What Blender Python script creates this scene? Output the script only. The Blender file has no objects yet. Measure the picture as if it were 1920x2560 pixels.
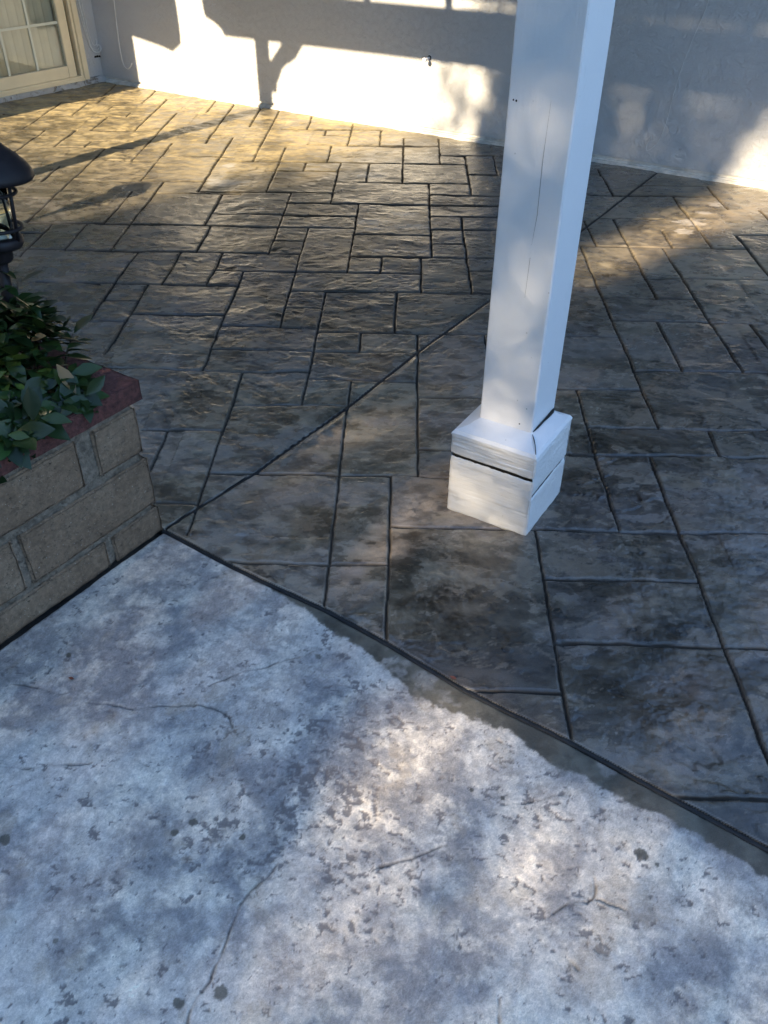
import bpy, bmesh, math, random
import numpy as np
from mathutils import Vector, Matrix

random.seed(4)
RNG = np.random.default_rng(11)
S = bpy.context.scene
R = math.radians

# ------------------------------------------------------------------ camera
PITCH, ROLL, YAW = R(37.87), R(0.463), R(1.387)
cam_d = bpy.data.cameras.new('camera')
cam = bpy.data.objects.new('camera', cam_d)
S.collection.objects.link(cam)
S.camera = cam
def cam_axes():
    f = Vector((0, math.cos(PITCH), -math.sin(PITCH)))
    u = Vector((0, math.sin(PITCH), math.cos(PITCH)))
    r = Vector((1, 0, 0))
    r2 = math.cos(ROLL)*r + math.sin(ROLL)*u
    u2 = -math.sin(ROLL)*r + math.cos(ROLL)*u
    Z = Matrix.Rotation(YAW, 3, 'Z')
    return Z @ r2, Z @ u2, Z @ f
cr, cu, cf = cam_axes()
M = Matrix((cr, cu, -cf)).transposed().to_4x4()
M.translation = (0, 0, 1.5)
cam.matrix_world = M
cam_d.sensor_fit = 'VERTICAL'
cam_d.sensor_height = 36.0
cam_d.lens = 36.0*2100/2560
cam_d.clip_start = 0.02
cam_d.clip_end = 2000

# ------------------------------------------------------------------ sky, sun, exposure
SUN_EL, SUN_AZ = 26.0, 56.0            # light travels towards azimuth 56 deg (from +X), 26 deg down
w = bpy.data.worlds.new('World'); S.world = w; w.use_nodes = True
nt = w.node_tree
sky = nt.nodes.new('ShaderNodeTexSky'); sky.sky_type = 'NISHITA'; sky.sun_disc = False
sky.sun_elevation = R(SUN_EL); sky.sun_rotation = R(214.0)
sky.air_density = 1.0; sky.dust_density = 0.0; sky.ozone_density = 2.4
bgn = nt.nodes['Background']; bgn.inputs['Strength'].default_value = 0.15
nt.links.new(sky.outputs[0], bgn.inputs['Color'])
sd = bpy.data.lights.new('sun', 'SUN'); sun = bpy.data.objects.new('sun', sd)
S.collection.objects.link(sun)
sd.energy = 3.4; sd.angle = R(0.5); sd.color = (1.0, 0.82, 0.57)
LIGHT = Vector((math.cos(R(SUN_AZ))*math.cos(R(SUN_EL)), math.sin(R(SUN_AZ))*math.cos(R(SUN_EL)), -math.sin(R(SUN_EL))))
sun.rotation_euler = LIGHT.to_track_quat('-Z', 'Y').to_euler()
sun.location = (-6, -8, 8)
S.view_settings.view_transform = 'Standard'
S.view_settings.look = 'None'
S.view_settings.exposure = 2.25
S.view_settings.gamma = 1.0
S.render.engine = 'CYCLES'
S.cycles.max_bounces = 8

# ------------------------------------------------------------------ frames: house axes a (along the wall), b (towards the wall)
HA = R(-30.0)
AX = np.array([math.cos(HA), math.sin(HA)]); BX = np.array([-AX[1], AX[0]])
def ab(a, b, z=0.0):
    return Vector((a*AX[0]+b*BX[0], a*AX[1]+b*BX[1], z))
WALL_B = 5.41

# ------------------------------------------------------------------ helpers
def newobj(name, me, mats=(), parent=None, loc=(0, 0, 0), rotz=0.0):
    o = bpy.data.objects.new(name, me)
    S.collection.objects.link(o)
    o.location = loc; o.rotation_euler = (0, 0, rotz)
    if parent is not None: o.parent = parent
    for m in mats: o.data.materials.append(m)
    return o
def thing(name, label, cat, loc=(0, 0, 0), rotz=0.0, group=None):
    o = bpy.data.objects.new(name, None); S.collection.objects.link(o)
    o.empty_display_size = 0.1
    o.location = loc; o.rotation_euler = (0, 0, rotz)
    o['label'] = label; o['category'] = cat
    if group: o['group'] = group
    return o
def tag(o, label, cat, group=None):
    o['label'] = label; o['category'] = cat
    if group: o['group'] = group
    return o
def bm_obj(name, bm, mat, parent=None, loc=(0, 0, 0), rotz=0.0, smooth=False):
    bmesh.ops.recalc_face_normals(bm, faces=bm.faces)
    me = bpy.data.meshes.new(name); bm.to_mesh(me); bm.free()
    if smooth:
        for p in me.polygons: p.use_smooth = True
    return newobj(name, me, [mat] if not isinstance(mat, (list, tuple)) else mat, parent, loc, rotz)
def box(bm, x0, x1, y0, y1, z0, z1, bevel=0.0, mi=0):
    vs = [bm.verts.new((x, y, z)) for z in (z0, z1) for x, y in ((x0, y0), (x1, y0), (x1, y1), (x0, y1))]
    fs = [(0, 3, 2, 1), (4, 5, 6, 7), (0, 1, 5, 4), (1, 2, 6, 5), (2, 3, 7, 6), (3, 0, 4, 7)]
    ff = []
    for f in fs:
        F = bm.faces.new([vs[i] for i in f]); F.material_index = mi; ff.append(F)
    if bevel > 0:
        es = list({e for F in ff for e in F.edges})
        bmesh.ops.bevel(bm, geom=es, offset=bevel, segments=2, affect='EDGES', clamp_overlap=True)
def prism(bm, poly, axis, lo, hi):
    """poly in (u, v); extruded along axis: 'y' -> (u, lo..hi, v), 'x' -> (lo..hi, u, v)"""
    def P(u, v, t): return (u, t, v) if axis == 'y' else (t, u, v)
    a = [bm.verts.new(P(u, v, lo)) for u, v in poly]; b = [bm.verts.new(P(u, v, hi)) for u, v in poly]
    bm.faces.new(a); bm.faces.new(b[::-1])
    n = len(poly)
    for i in range(n): bm.faces.new([a[i], b[i], b[(i+1) % n], a[(i+1) % n]])
def tube(bm, pts, rad, n=8, cap=True):
    pts = [Vector(p) for p in pts]; rings = []
    ref = Vector((0.31, 0.17, 0.93))
    for i, p in enumerate(pts):
        t = (pts[min(i+1, len(pts)-1)] - pts[max(i-1, 0)]).normalized()
        s = t.cross(ref)
        if s.length < 1e-3: s = t.cross(Vector((1, 0, 0)))
        s.normalize(); q = t.cross(s)
        rr = rad[i] if isinstance(rad, (list, tuple)) else rad
        rings.append([bm.verts.new(p + s*rr*math.cos(2*math.pi*k/n) + q*rr*math.sin(2*math.pi*k/n)) for k in range(n)])
    for r0, r1 in zip(rings, rings[1:]):
        for k in range(n): bm.faces.new([r0[k], r0[(k+1) % n], r1[(k+1) % n], r1[k]])
    if cap: bm.faces.new(rings[0][::-1]); bm.faces.new(rings[-1])
def spline(pts, k=6):
    P = [Vector(p) for p in pts]; out = []
    for i in range(len(P)-1):
        p0, p1, p2, p3 = P[max(i-1, 0)], P[i], P[i+1], P[min(i+2, len(P)-1)]
        for j in range(k):
            t = j/k
            out.append(0.5*((2*p1)+(p2-p0)*t+(2*p0-5*p1+4*p2-p3)*t*t+(3*p1-p0-3*p2+p3)*t**3))
    out.append(P[-1]); return out
def lathe(bm, prof, n=40, close=False):
    rings = []
    for r_, z in prof:
        if r_ < 1e-5: rings.append([bm.verts.new((0, 0, z))])
        else: rings.append([bm.verts.new((r_*math.cos(2*math.pi*k/n), r_*math.sin(2*math.pi*k/n), z)) for k in range(n)])
    prs = list(zip(rings, rings[1:])) + ([(rings[-1], rings[0])] if close else [])
    for a, b in prs:
        for k in range(n):
            k2 = (k+1) % n
            if len(a) == 1 and len(b) == 1: continue
            if len(a) == 1: bm.faces.new([a[0], b[k], b[k2]])
            elif len(b) == 1: bm.faces.new([a[k], a[k2], b[0]])
            else: bm.faces.new([a[k], a[k2], b[k2], b[k]])

# ------------------------------------------------------------------ materials
class Mat:
    def __init__(s, name):
        s.m = bpy.data.materials.new(name); s.m.use_nodes = True
        s.t = s.m.node_tree; s.b = s.t.nodes['Principled BSDF']
        s.tc = s.t.nodes.new('ShaderNodeTexCoord')
    def n(s, kind, **kw):
        x = s.t.nodes.new(kind)
        for k, v in kw.items():
            if k in x.inputs: x.inputs[k].default_value = v
            else: setattr(x, k, v)
        return x
    def l(s, a, b): s.t.links.new(a, b)
    def mapping(s, scale=(1, 1, 1)):
        m = s.n('ShaderNodeMapping'); m.inputs['Scale'].default_value = scale
        s.l(s.tc.outputs['Object'], m.inputs['Vector']); return m.outputs[0]
    def noise(s, sc, det=6, rough=0.6, vec=None, dist=0.0):
        x = s.n('ShaderNodeTexNoise', Scale=sc, Detail=det, Roughness=rough, Distortion=dist)
        s.l(vec if vec is not None else s.tc.outputs['Object'], x.inputs['Vector']); return x.outputs['Fac']
    def ramp(s, f, stops):
        x = s.n('ShaderNodeValToRGB'); e = x.color_ramp.elements
        while len(e) < len(stops): e.new(0.5)
        for i, (p, c) in enumerate(stops): e[i].position = p; e[i].color = (*c, 1) if len(c) == 3 else c
        s.l(f, x.inputs['Fac']); return x.outputs['Color']
    def mix(s, f, a, b, mode='MIX'):
        x = s.n('ShaderNodeMix', data_type='RGBA', blend_type=mode)
        for sock, v in ((x.inputs['Factor'], f), (x.inputs['A'] if False else x.inputs[6], a), (x.inputs[7], b)):
            if hasattr(v, 'is_linked'): s.l(v, sock)
            else: sock.default_value = v if isinstance(v, (int, float)) else (*v, 1)
        return x.outputs[2]
    def math(s, op, a, b=0.0):
        x = s.n('ShaderNodeMath', operation=op)
        for i, v in enumerate((a, b)):
            if hasattr(v, 'is_linked'): s.l(v, x.inputs[i])
            else: x.inputs[i].default_value = v
        return x.outputs[0]
    def bump(s, h, dist, strength=1.0, prev=None):
        x = s.n('ShaderNodeBump', Strength=strength, Distance=dist)
        s.l(h, x.inputs['Height'])
        if prev is not None: s.l(prev, x.inputs['Normal'])
        return x.outputs[0]
    def out(s, col=None, rough=None, normal=None, **kw):
        for k, v in (('Base Color', col), ('Roughness', rough), ('Normal', normal)):
            if v is None: continue
            if hasattr(v, 'is_linked'): s.l(v, s.b.inputs[k])
            else: s.b.inputs[k].default_value = v if isinstance(v, (int, float)) else (*v, 1)
        for k, v in kw.items(): s.b.inputs[k].default_value = v
        return s.m
def simple(name, col, rough=0.6, var=0.15, sc=8, bump=0.0, bsc=60, **kw):
    m = Mat(name); f = m.noise(sc)
    c = m.ramp(f, [(0.3, tuple(v*(1-var) for v in col)), (0.7, tuple(min(1, v*(1+var)) for v in col))])
    nr = m.bump(m.noise(bsc, 5), bump) if bump else None
    return m.out(c, rough, nr, **kw)

def mat_stucco(name, col):
    m = Mat(name)
    big = m.noise(1.7, 4, 0.55); mid = m.noise(9, 6, 0.6); fine = m.noise(130, 4, 0.7)
    c = m.ramp(big, [(0.3, tuple(v*0.93 for v in col)), (0.7, col)])
    c = m.mix(m.ramp(mid, [(0.62, (0, 0, 0)), (0.75, (0.35, 0.35, 0.35))]), c, tuple(v*0.8 for v in col))
    trow = m.noise(24, 6, 0.7, dist=1.2)
    nr = m.bump(trow, 0.014, 0.9, m.bump(fine, 0.002, 0.6))
    return m.out(c, 0.8, nr)
def mat_paint(name, col, grain_axis=None, gscale=1.0, dirt=0.4):
    m = Mat(name)
    vec = m.mapping({'x': (1.2, 30, 60), 'z': (40, 40, 1.2), None: (6, 6, 6)}[grain_axis])
    g = m.noise(3.0*gscale, 7, 0.62, vec, 0.6)
    big = m.noise(5, 4)
    c = m.ramp(big, [(0.3, tuple(v*0.95 for v in col)), (0.7, col)])
    spots = m.n('ShaderNodeTexVoronoi', Scale=22.0); m.l(m.tc.outputs['Object'], spots.inputs['Vector'])
    sp = m.ramp(spots.outputs['Distance'], [(0.02, (dirt*1.6,)*3), (0.055, (0, 0, 0))])
    sm = m.noise(11, 6, 0.7, m.mapping((1, 1, 0.45)))
    c = m.mix(m.ramp(sm, [(0.66, (0, 0, 0)), (0.78, (dirt,)*3)]), c, (0.30, 0.29, 0.27))
    c = m.mix(sp, c, (0.10, 0.09, 0.08))
    nr = m.bump(g, 0.005 if grain_axis == 'x' else 0.0012, 0.7, m.bump(m.noise(160, 3), 0.0006))
    return m.out(c, 0.42, nr)
M_STUCCO = mat_stucco('white_stucco', (0.55, 0.55, 0.55))
M_STUCCO_OLD = mat_stucco('weathered_stucco', (0.56, 0.56, 0.55))
M_PAINT = mat_paint('white_post_paint', (0.72, 0.72, 0.73), 'z', 1.0, 0.35)
M_GRAIN = mat_paint('white_rough_wood_paint', (0.72, 0.71, 0.70), 'x', 1.0, 0.25)
M_DARK = simple('dark_void', (0.012, 0.011, 0.010), 0.9)
M_BEIGE = simple('beige_vinyl', (0.78, 0.66, 0.44), 0.45, 0.06, 5, 0.0005, 90)
M_MUNT = simple('pale_muntin', (0.62, 0.63, 0.52), 0.45, 0.04)
M_BLIND = simple('cream_blind', (0.62, 0.56, 0.44), 0.6, 0.08, 3)
M_CABLE = simple('white_cable', (0.66, 0.66, 0.64), 0.5, 0.1)
M_BRONZE = simple('dark_bronze_metal', (0.014, 0.012, 0.014), 0.5, 0.25, 30, 0.0004, 220)
M_BRONZE.node_tree.nodes['Principled BSDF'].inputs['Specular IOR Level'].default_value = 0.25
M_ROOF = simple('roof_board', (0.30, 0.29, 0.28), 0.7)
M_SOIL = simple('soil', (0.035, 0.026, 0.018), 0.95, 0.4, 30, 0.01, 40)
M_STEM = simple('stem', (0.06, 0.045, 0.03), 0.8)
M_BARK = simple('bark', (0.11, 0.085, 0.06), 0.9, 0.3, 12, 0.02, 12)
def mat_glass(name, tint=(0.95, 1.0, 0.96), rough=0.02):
    m = Mat(name); m.out(tint, rough); m.b.inputs['Transmission Weight'].default_value = 1.0
    m.b.inputs['IOR'].default_value = 1.45; return m.m
M_GLASS = mat_glass('clear_glass')
M_GLASSL = mat_glass('lamp_glass'); M_GLASSL.node_tree.nodes['Principled BSDF'].inputs['IOR'].default_value = 1.12
M_JOINT = simple('black_joint_filler', (0.012, 0.012, 0.013), 0.75, 0.5, 40, 0.003, 150)
def mat_block():
    m = Mat('slump_block')
    f = m.noise(6, 6, 0.65); mm = m.noise(55, 7, 0.75)
    c = m.ramp(f, [(0.28, (0.165, 0.108, 0.066)), (0.5, (0.245, 0.164, 0.103)), (0.75, (0.31, 0.23, 0.155))])
    c = m.mix(1.0, c, m.ramp(mm, [(0.3, (0.55, 0.55, 0.55)), (0.7, (1.3, 1.3, 1.3))]), 'MULTIPLY')
    v = m.n('ShaderNodeTexVoronoi', Scale=95.0); m.l(m.mix(0.12, m.tc.outputs['Object'], m.n('ShaderNodeTexNoise', Scale=40.0).outputs['Color']), v.inputs['Vector'])
    pit = m.ramp(v.outputs['Distance'], [(0.16, (1, 1, 1)), (0.30, (0, 0, 0))])
    gate = m.ramp(m.noise(48, 3), [(0.50, (0, 0, 0)), (0.56, (1, 1, 1))])
    pg = m.mix(1.0, pit, gate, 'MULTIPLY')
    c = m.mix(pg, c, (0.030, 0.024, 0.018))
    lite = m.ramp(m.noise(170, 2), [(0.66, (0, 0, 0)), (0.72, (0.6, 0.6, 0.6))])
    c = m.mix(lite, c, (0.5, 0.45, 0.38))
    nr = m.bump(pg, -0.006, 1.0, m.bump(mm, 0.008, 1.0))
    return m.out(c, 0.92, nr)
M_BLOCK = mat_block()
M_MORTAR = simple('grey_mortar', (0.20, 0.160, 0.118), 0.95, 0.5, 60, 0.012, 110)
M_CAP = simple('red_brick_cap', (0.110, 0.040, 0.033), 0.92, 0.55, 70, 0.010, 140)
def mat_leaf(name, lo, hi, rough=0.33):
    m = Mat(name)
    at = m.n('ShaderNodeAttribute', attribute_name='tone')
    c = m.ramp(at.outputs['Fac'], [(0.0, lo), (0.75, hi), (0.96, tuple(2.1*v for v in hi)), (0.985, (0.16, 0.11, 0.05))])
    m.out(c, rough, m.bump(m.noise(120, 2), 0.0006, 0.5)); m.b.inputs['Specular IOR Level'].default_value = 0.28
    return m.m
M_LEAF = mat_leaf('dark_glossy_leaf', (0.008, 0.017, 0.006), (0.020, 0.044, 0.012), 0.30)
M_TREELEAF = mat_leaf('tree_leaf', (0.035, 0.07, 0.02), (0.07, 0.11, 0.03), 0.5)
M_DEAD = simple('dead_leaf', (0.16, 0.05, 0.03), 0.7)

# ------------------------------------------------------------------ noise on arrays
def _h(ix, iy, s):
    n = (ix.astype(np.int64)*374761393 + iy.astype(np.int64)*668265263 + s*144665).astype(np.uint32)
    n = (n ^ (n >> np.uint32(13)))*np.uint32(1274126177)
    n = (n ^ (n >> np.uint32(16)))*np.uint32(2246822519)
    return ((n ^ (n >> np.uint32(15))) & np.uint32(0xffffff)).astype(np.float32)/np.float32(0xffffff)
def vn(x, y, s):
    ix = np.floor(x); iy = np.floor(y); fx = (x-ix).astype(np.float32); fy = (y-iy).astype(np.float32)
    u = fx*fx*fx*(fx*(fx*6-15)+10); v = fy*fy*fy*(fy*(fy*6-15)+10)
    a = _h(ix, iy, s); b = _h(ix+1, iy, s); c = _h(ix, iy+1, s); d = _h(ix+1, iy+1, s)
    return (a+(b-a)*u)+((c+(d-c)*u)-(a+(b-a)*u))*v
def fbm(x, y, s, o=4, g=0.5):
    t = 0; amp = 1.0; tot = 0
    for k in range(o):
        ca, sa = math.cos(0.6*k), math.sin(0.6*k); f = 2.03**k
        t = t + amp*vn((x*ca-y*sa)*f+17.3*k, (x*sa+y*ca)*f-9.1*k, s+k); tot += amp; amp *= g
    return t/tot
def ss(x, lo, hi):
    t = np.clip((x-lo)/(hi-lo), 0, 1); return t*t*(3-2*t)

# ------------------------------------------------------------------ ground surfaces
VSEG=[(0.320,2.254,3.086),(-2.670,6.157,6.952),(-2.507,5.494,6.118),(-2.462,6.546,6.952),(-2.435,7.171,7.713),(-2.393,6.952,7.251),(-2.299,5.701,6.130),(-2.249,6.737,6.863),(-2.192,6.134,6.529),(-2.128,4.959,5.277),(-2.107,5.701,5.868),(-2.059,6.529,6.667),(-2.053,6.956,7.500),(-1.961,4.281,5.701),(-1.893,6.134,7.102),(-1.821,3.819,4.281),(-1.720,5.419,6.664),(-1.642,3.913,4.281),(-1.560,5.012,5.835),(-1.560,4.281,4.827),(-1.505,6.691,7.116),(-1.421,3.913,5.012),(-1.345,5.865,7.026),(-1.286,3.141,3.913),(-1.186,4.838,6.001),(-1.136,2.863,3.524),(-1.120,6.289,6.886),(-1.079,3.524,3.913),(-1.037,4.281,4.799),(-1.004,3.913,4.281),(-0.969,5.448,6.783),(-0.878,3.524,3.913),(-0.801,4.838,5.782),(-0.776,2.098,2.340),(-0.743,2.748,3.695),(-0.711,6.242,6.620),(-0.657,3.913,4.838),(-0.634,5.250,5.448),(-0.593,1.801,2.748),(-0.576,6.090,6.242),(-0.504,5.448,5.845),(-0.504,3.119,4.281),(-0.421,4.661,5.448),(-0.400,5.845,6.411),(-0.347,2.509,3.480),(-0.266,3.695,4.661),(-0.242,5.048,5.448),(-0.192,5.845,6.242),(-0.189,1.500,2.694),(-0.173,2.915,3.086),(-0.115,3.695,3.892),(-0.038,3.086,3.480),(-0.033,5.048,6.040),(-0.029,1.416,2.100),(0.053,2.100,3.086),(0.070,3.480,3.892),(0.123,3.892,5.048),(0.201,5.448,6.053),(0.289,3.480,4.474),(0.362,4.832,5.643),(0.380,1.000,1.855),(0.540,5.233,5.643),(0.619,1.855,2.665),(0.788,0.600,2.248),(0.854,2.410,4.078),(0.932,4.078,4.440),(1.017,2.248,2.410),(1.036,2.809,3.238),(1.089,3.467,4.492),(1.163,4.881,5.391),(1.254,2.809,4.078),(1.306,4.078,4.323),(1.415,2.997,3.238),(1.496,4.078,4.881),(1.662,3.695,4.260),(1.739,4.661,5.069),(1.910,4.506,4.659)]
HSEG=[(1.007,0.200,1.500),(1.269,-0.300,0.380),(1.423,0.380,0.893),(1.651,0.380,0.788),(1.691,-0.900,-0.029),(1.854,-0.029,0.380),(1.855,0.380,1.042),(1.942,-0.718,-0.593),(2.100,-0.593,0.380),(2.248,0.540,1.161),(2.254,0.053,0.545),(2.340,-0.861,-0.593),(2.410,0.619,1.214),(2.509,-0.593,-0.186),(2.580,0.053,0.320),(2.665,0.320,0.854),(2.694,-0.347,0.053),(2.748,-1.096,-0.347),(2.809,0.854,1.348),(2.915,-0.743,0.053),(3.086,-0.347,0.335),(3.087,0.646,0.854),(3.119,-0.743,-0.421),(3.141,-1.346,-1.136),(3.223,-1.136,-0.743),(3.238,0.854,1.491),(3.307,-0.504,-0.347),(3.351,-1.286,-1.136),(3.467,0.854,1.254),(3.480,-0.504,0.394),(3.524,-1.636,-0.743),(3.588,0.753,0.854),(3.695,-0.878,0.070),(3.695,1.089,1.662),(3.732,0.289,0.408),(3.892,-0.266,0.432),(3.913,-1.821,-0.504),(4.072,0.123,0.289),(4.078,0.854,1.662),(4.082,-0.657,-0.504),(4.133,-1.942,-1.821),(4.192,-0.266,0.123),(4.260,1.662,1.830),(4.277,0.123,0.462),(4.281,-1.961,-0.266),(4.465,-1.037,-0.266),(4.474,0.123,0.483),(4.492,1.028,1.359),(4.593,-1.866,-1.625),(4.661,-0.657,0.510),(4.671,-2.168,-1.961),(4.799,-1.421,-0.943),(4.832,0.123,0.522),(4.838,-1.186,-0.421),(4.881,1.020,1.739),(5.012,-1.961,-1.186),(5.048,-0.421,0.362),(5.069,1.349,1.739),(5.233,0.362,0.540),(5.250,-0.853,-0.421),(5.419,-1.873,-1.560),(5.448,-1.186,0.362),(5.526,-1.560,-1.118),(5.643,0.201,0.540),(5.701,-2.299,-1.560),(5.845,-0.662,0.201),(5.868,-2.299,-1.720),(6.090,-0.576,-0.400),(6.134,-2.192,-1.893),(6.242,-0.878,-0.192),(6.257,-2.917,-2.670),(6.529,-2.252,-2.059),(6.544,-2.960,-2.743),(6.546,-2.670,-2.373),(6.952,-2.670,-2.393),(7.001,-2.393,-2.139)]

CUT2 = [(-3.0, 1.25), (-1.487, 1.241), (-1.224, 1.225), (-0.921, 1.222), (-0.73, 1.207), (-0.504, 1.179), (-0.241, 1.170), (-0.015, 1.151), (0.177, 1.137), (3.5, 0.90)]
CUT1 = [(1.20, -1.482), (1.2607, -1.4823), (1.595, -1.441), (2.085, -1.4155), (2.553, -1.4167), (3.151, -1.393), (4.26, -1.374), (5.42, -1.36)]
WET = [(-3.0, 1.30), (-1.30, 1.25), (-1.203, 1.238), (-1.0746, 1.212), (-0.91, 1.187), (-0.736, 1.150), (-0.59, 1.117), (-0.464, 1.101), (-0.36, 1.118), (-0.192, 1.096), (0.0, 1.098), (0.077, 1.082), (0.19, 1.076), (3.5, 0.84)]
CRACKS = [[(-0.922, 1.289), (-0.882, 1.258), (-0.823, 1.249), (-0.761, 1.23), (-0.721, 1.242)], [(-0.695, 1.205), (-0.655, 1.206), (-0.58, 1.192), (-0.508, 1.204), (-0.438, 1.21), (-0.38, 1.185), (-0.338, 1.128)], [(-0.822, 1.033), (-0.756, 1.035), (-0.673, 1.043), (-0.635, 1.051)], [(-0.221, 0.839), (-0.273, 0.763), (-0.291, 0.693), (-0.301, 0.637), (-0.324, 0.586), (-0.33, 0.50)], [(-0.428, 1.266), (-0.362, 1.305), (-0.265, 1.345), (-0.2, 1.378)], [(-0.027, 0.834), (0.046, 0.865), (0.106, 0.887)], [(0.221, 0.98), (0.29, 0.993), (0.356, 1.015)], [(0.375, 0.832), (0.37, 0.791), (0.359, 0.779), (0.332, 0.787), (0.294, 0.762)], [(0.376, 0.789), (0.421, 0.77)], [(-0.556, 1.062), (-0.512, 1.049)], [(0.308, 0.678), (0.322, 0.662)], [(0.181, 0.61), (0.18, 0.555)]]
DROPS = [(-0.393, 0.922, 0.012), (-0.425, 0.895, 0.0085), (-0.43, 0.881, 0.005), (-0.28, 0.607, 0.0153), (-0.346, 0.588, 0.0131), (-0.749, 0.871, 0.012), (-0.586, 0.684, 0.0065), (-0.781, 1.347, 0.0076), (-0.187, 1.363, 0.0086), (-0.291, 0.891, 0.008), (0.477, 0.882, 0.0142), (0.502, 0.861, 0.0055), (0.159, 1.011, 0.0055), (0.222, 0.996, 0.0055)]
RESIDUE = [(-1.07, 5.01, 0.10, 0.09), (-0.97, 5.03, 0.07, 0.03), (-1.1, 5.35, 0.05, 0.05), (-0.02, 4.49, 0.09, 0.05), (-0.18, 4.37, 0.09, 0.06), (0.03, 4.31, 0.12, 0.04), (-0.78, 4.55, 0.03, 0.03), (-0.17, 4.27, 0.07, 0.03), (1.48, 4.45, 0.09, 0.07), (1.42, 4.31, 0.05, 0.05), (1.70, 4.74, 0.05, 0.05), (1.60, 4.60, 0.06, 0.03), (-0.1, 3.98, 0.10, 0.02), (0.06, 3.97, 0.06, 0.02), (-0.22, 5.2, 0.12, 0.06)]
PC = np.array([-0.667, 1.82]); PDIR = np.array([math.cos(R(57.6)), math.sin(R(57.6))]); PIN = np.array([-PDIR[1], PDIR[0]])

def build_ground():
    NU = 860
    ys = [0.40]
    while ys[-1] < 8.3: ys.append(ys[-1] + 0.0026 + 0.00092*(ys[-1]-0.4))
    ys = np.array(ys); NV = len(ys)
    left = -0.78-0.40*ys; right = 0.80+0.34*ys
    t = np.linspace(0, 1, NU)
    X = (left[:, None] + (right-left)[:, None]*t[None, :]).astype(np.float64).ravel()
    Y = np.repeat(ys, NU)
    n = X.size
    A = X*AX[0]+Y*AX[1]; Bc = X*BX[0]+Y*BX[1]
    # ---- shared joints
    wob = (fbm(X*9, Y*9, 5, 3)-0.5)
    dcut2 = Bc - np.interp(A, [c[0] for c in CUT2], [c[1] for c in CUT2]) + 0.004*wob
    slab = dcut2 < 0
    jn = 0.0022*(fbm(X*55, Y*55, 7, 4, 0.65)-0.5)
    dcut1 = np.abs(A - np.interp(Bc, [c[0] for c in CUT1], [c[1] for c in CUT1]) + 0.004*wob)
    dcut1 = np.where(Bc > 1.2, dcut1, 9)
    # ---- grout lines of the stamped pattern
    wx = X + 0.010*(fbm(X*7, Y*7, 31, 3)-0.5); wy = Y + 0.010*(fbm(X*7+40, Y*7, 37, 3)-0.5)
    dg = np.full(n, 9.0, np.float32)
    cl = np.full(n, -99.0, np.float32); cb = np.full(n, -99.0, np.float32)
    rowsel = lambda lo, hi: slice(max(0, np.searchsorted(ys, lo)-1)*NU, min(NV, np.searchsorted(ys, hi)+1)*NU)
    for (c, lo, hi) in VSEG:
        s_ = rowsel(lo-0.05, hi+0.05)
        dx = np.abs(wx[s_]-c); dy = np.maximum(0, np.maximum(lo-wy[s_], wy[s_]-hi))
        dg[s_] = np.minimum(dg[s_], 1.12*np.sqrt(dx*dx+dy*dy))
        ok = (dy <= 0) & (wx[s_] > c); cl[s_] = np.where(ok, np.maximum(cl[s_], c), cl[s_])
    for (c, lo, hi) in HSEG:
        s_ = rowsel(c-0.05, c+0.05)
        dy = np.abs(wy[s_]-c); dx = np.maximum(0, np.maximum(lo-wx[s_], wx[s_]-hi))
        dg[s_] = np.minimum(dg[s_], np.interp(c, [2.0, 4.5], [0.88, 0.62])*np.sqrt(dx*dx+dy*dy))
        s2 = slice(max(0, np.searchsorted(ys, c)-6)*NU, n)
        ok = (wx[s2] > lo) & (wx[s2] < hi) & (wy[s2] > c); cb[s2] = np.where(ok, np.maximum(cb[s2], c), cb[s2])
    tid = _h(np.round(cl*1000), np.round(cb*1000), 3); tid2 = _h(np.round(cl*1000), np.round(cb*1000), 9)
    # ---- patio relief: slate cleft layers
    ox = tid*37; oy = tid2*53
    th = (tid2-0.5)*2.0; ct, st = np.cos(th), np.sin(th)
    XR = X*ct+Y*st; YR = -X*st+Y*ct
    n1 = fbm(XR*2.4+ox, YR*4.6+oy, 61, 5, 0.55)
    warp = fbm(XR*15+ox, YR*24, 71, 4, 0.62)
    q = n1*6.0 + warp*0.8
    fr = q-np.floor(q)
    terr = np.floor(q)+ss(fr, 0.80, 1.0)
    edge = ss(fr, 0.74, 0.90)*(1-ss(fr, 0.93, 1.0))
    strength = (0.20+0.80*ss(fbm(X*3+9, Y*3, 77, 3), 0.40, 0.60))*(0.35+0.85*_h(np.round(cl*1000)+5, np.round(cb*1000), 21))
    fine = fbm(X*38, Y*60, 81, 4, 0.6)-0.5
    fd = np.interp(Y, [2.2, 4.2], [1.0, 0.6])
    rid = 1-np.abs(2*fbm(XR*11+ox, YR*17+oy, 91, 4, 0.55)-1)
    rid2 = (1-np.abs(2*fbm(XR*34+ox, YR*52+oy, 95, 4, 0.6)-1))*ss(fbm(X*5, Y*5, 97, 3), 0.45, 0.62)
    hp = 0.004 + (terr-4.7)*0.0028*strength*fd + fine*0.0022 + (rid-0.8)*0.004*fd + (rid2-0.3)*0.0038*fd + (fbm(XR*5+oy, YR*6+ox, 99, 2)-0.5)*0.006 + (tid-0.5)*0.002
    gw = 0.0030+0.0022*(fbm(X*6, Y*6, 33, 3)-0.3)+0.00035*np.clip(Y-2.5, 0, 4)
    gr = 1-ss(dg, gw*0.55, gw*1.5)
    sh = 1-ss(dg, gw, gw+0.008)
    hp = hp - 0.0016*sh*sh - 0.0070*gr
    j1 = 1-ss(dcut1+jn, 0.0056, 0.0076)
    flat = (1-ss(dcut1, 0.010, 0.030))
    flat = np.maximum(flat, 1-ss(np.abs(dcut2), 0.010, 0.030))
    hp = hp*(1-flat)+(0.0005-0.006*gr)*flat
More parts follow.
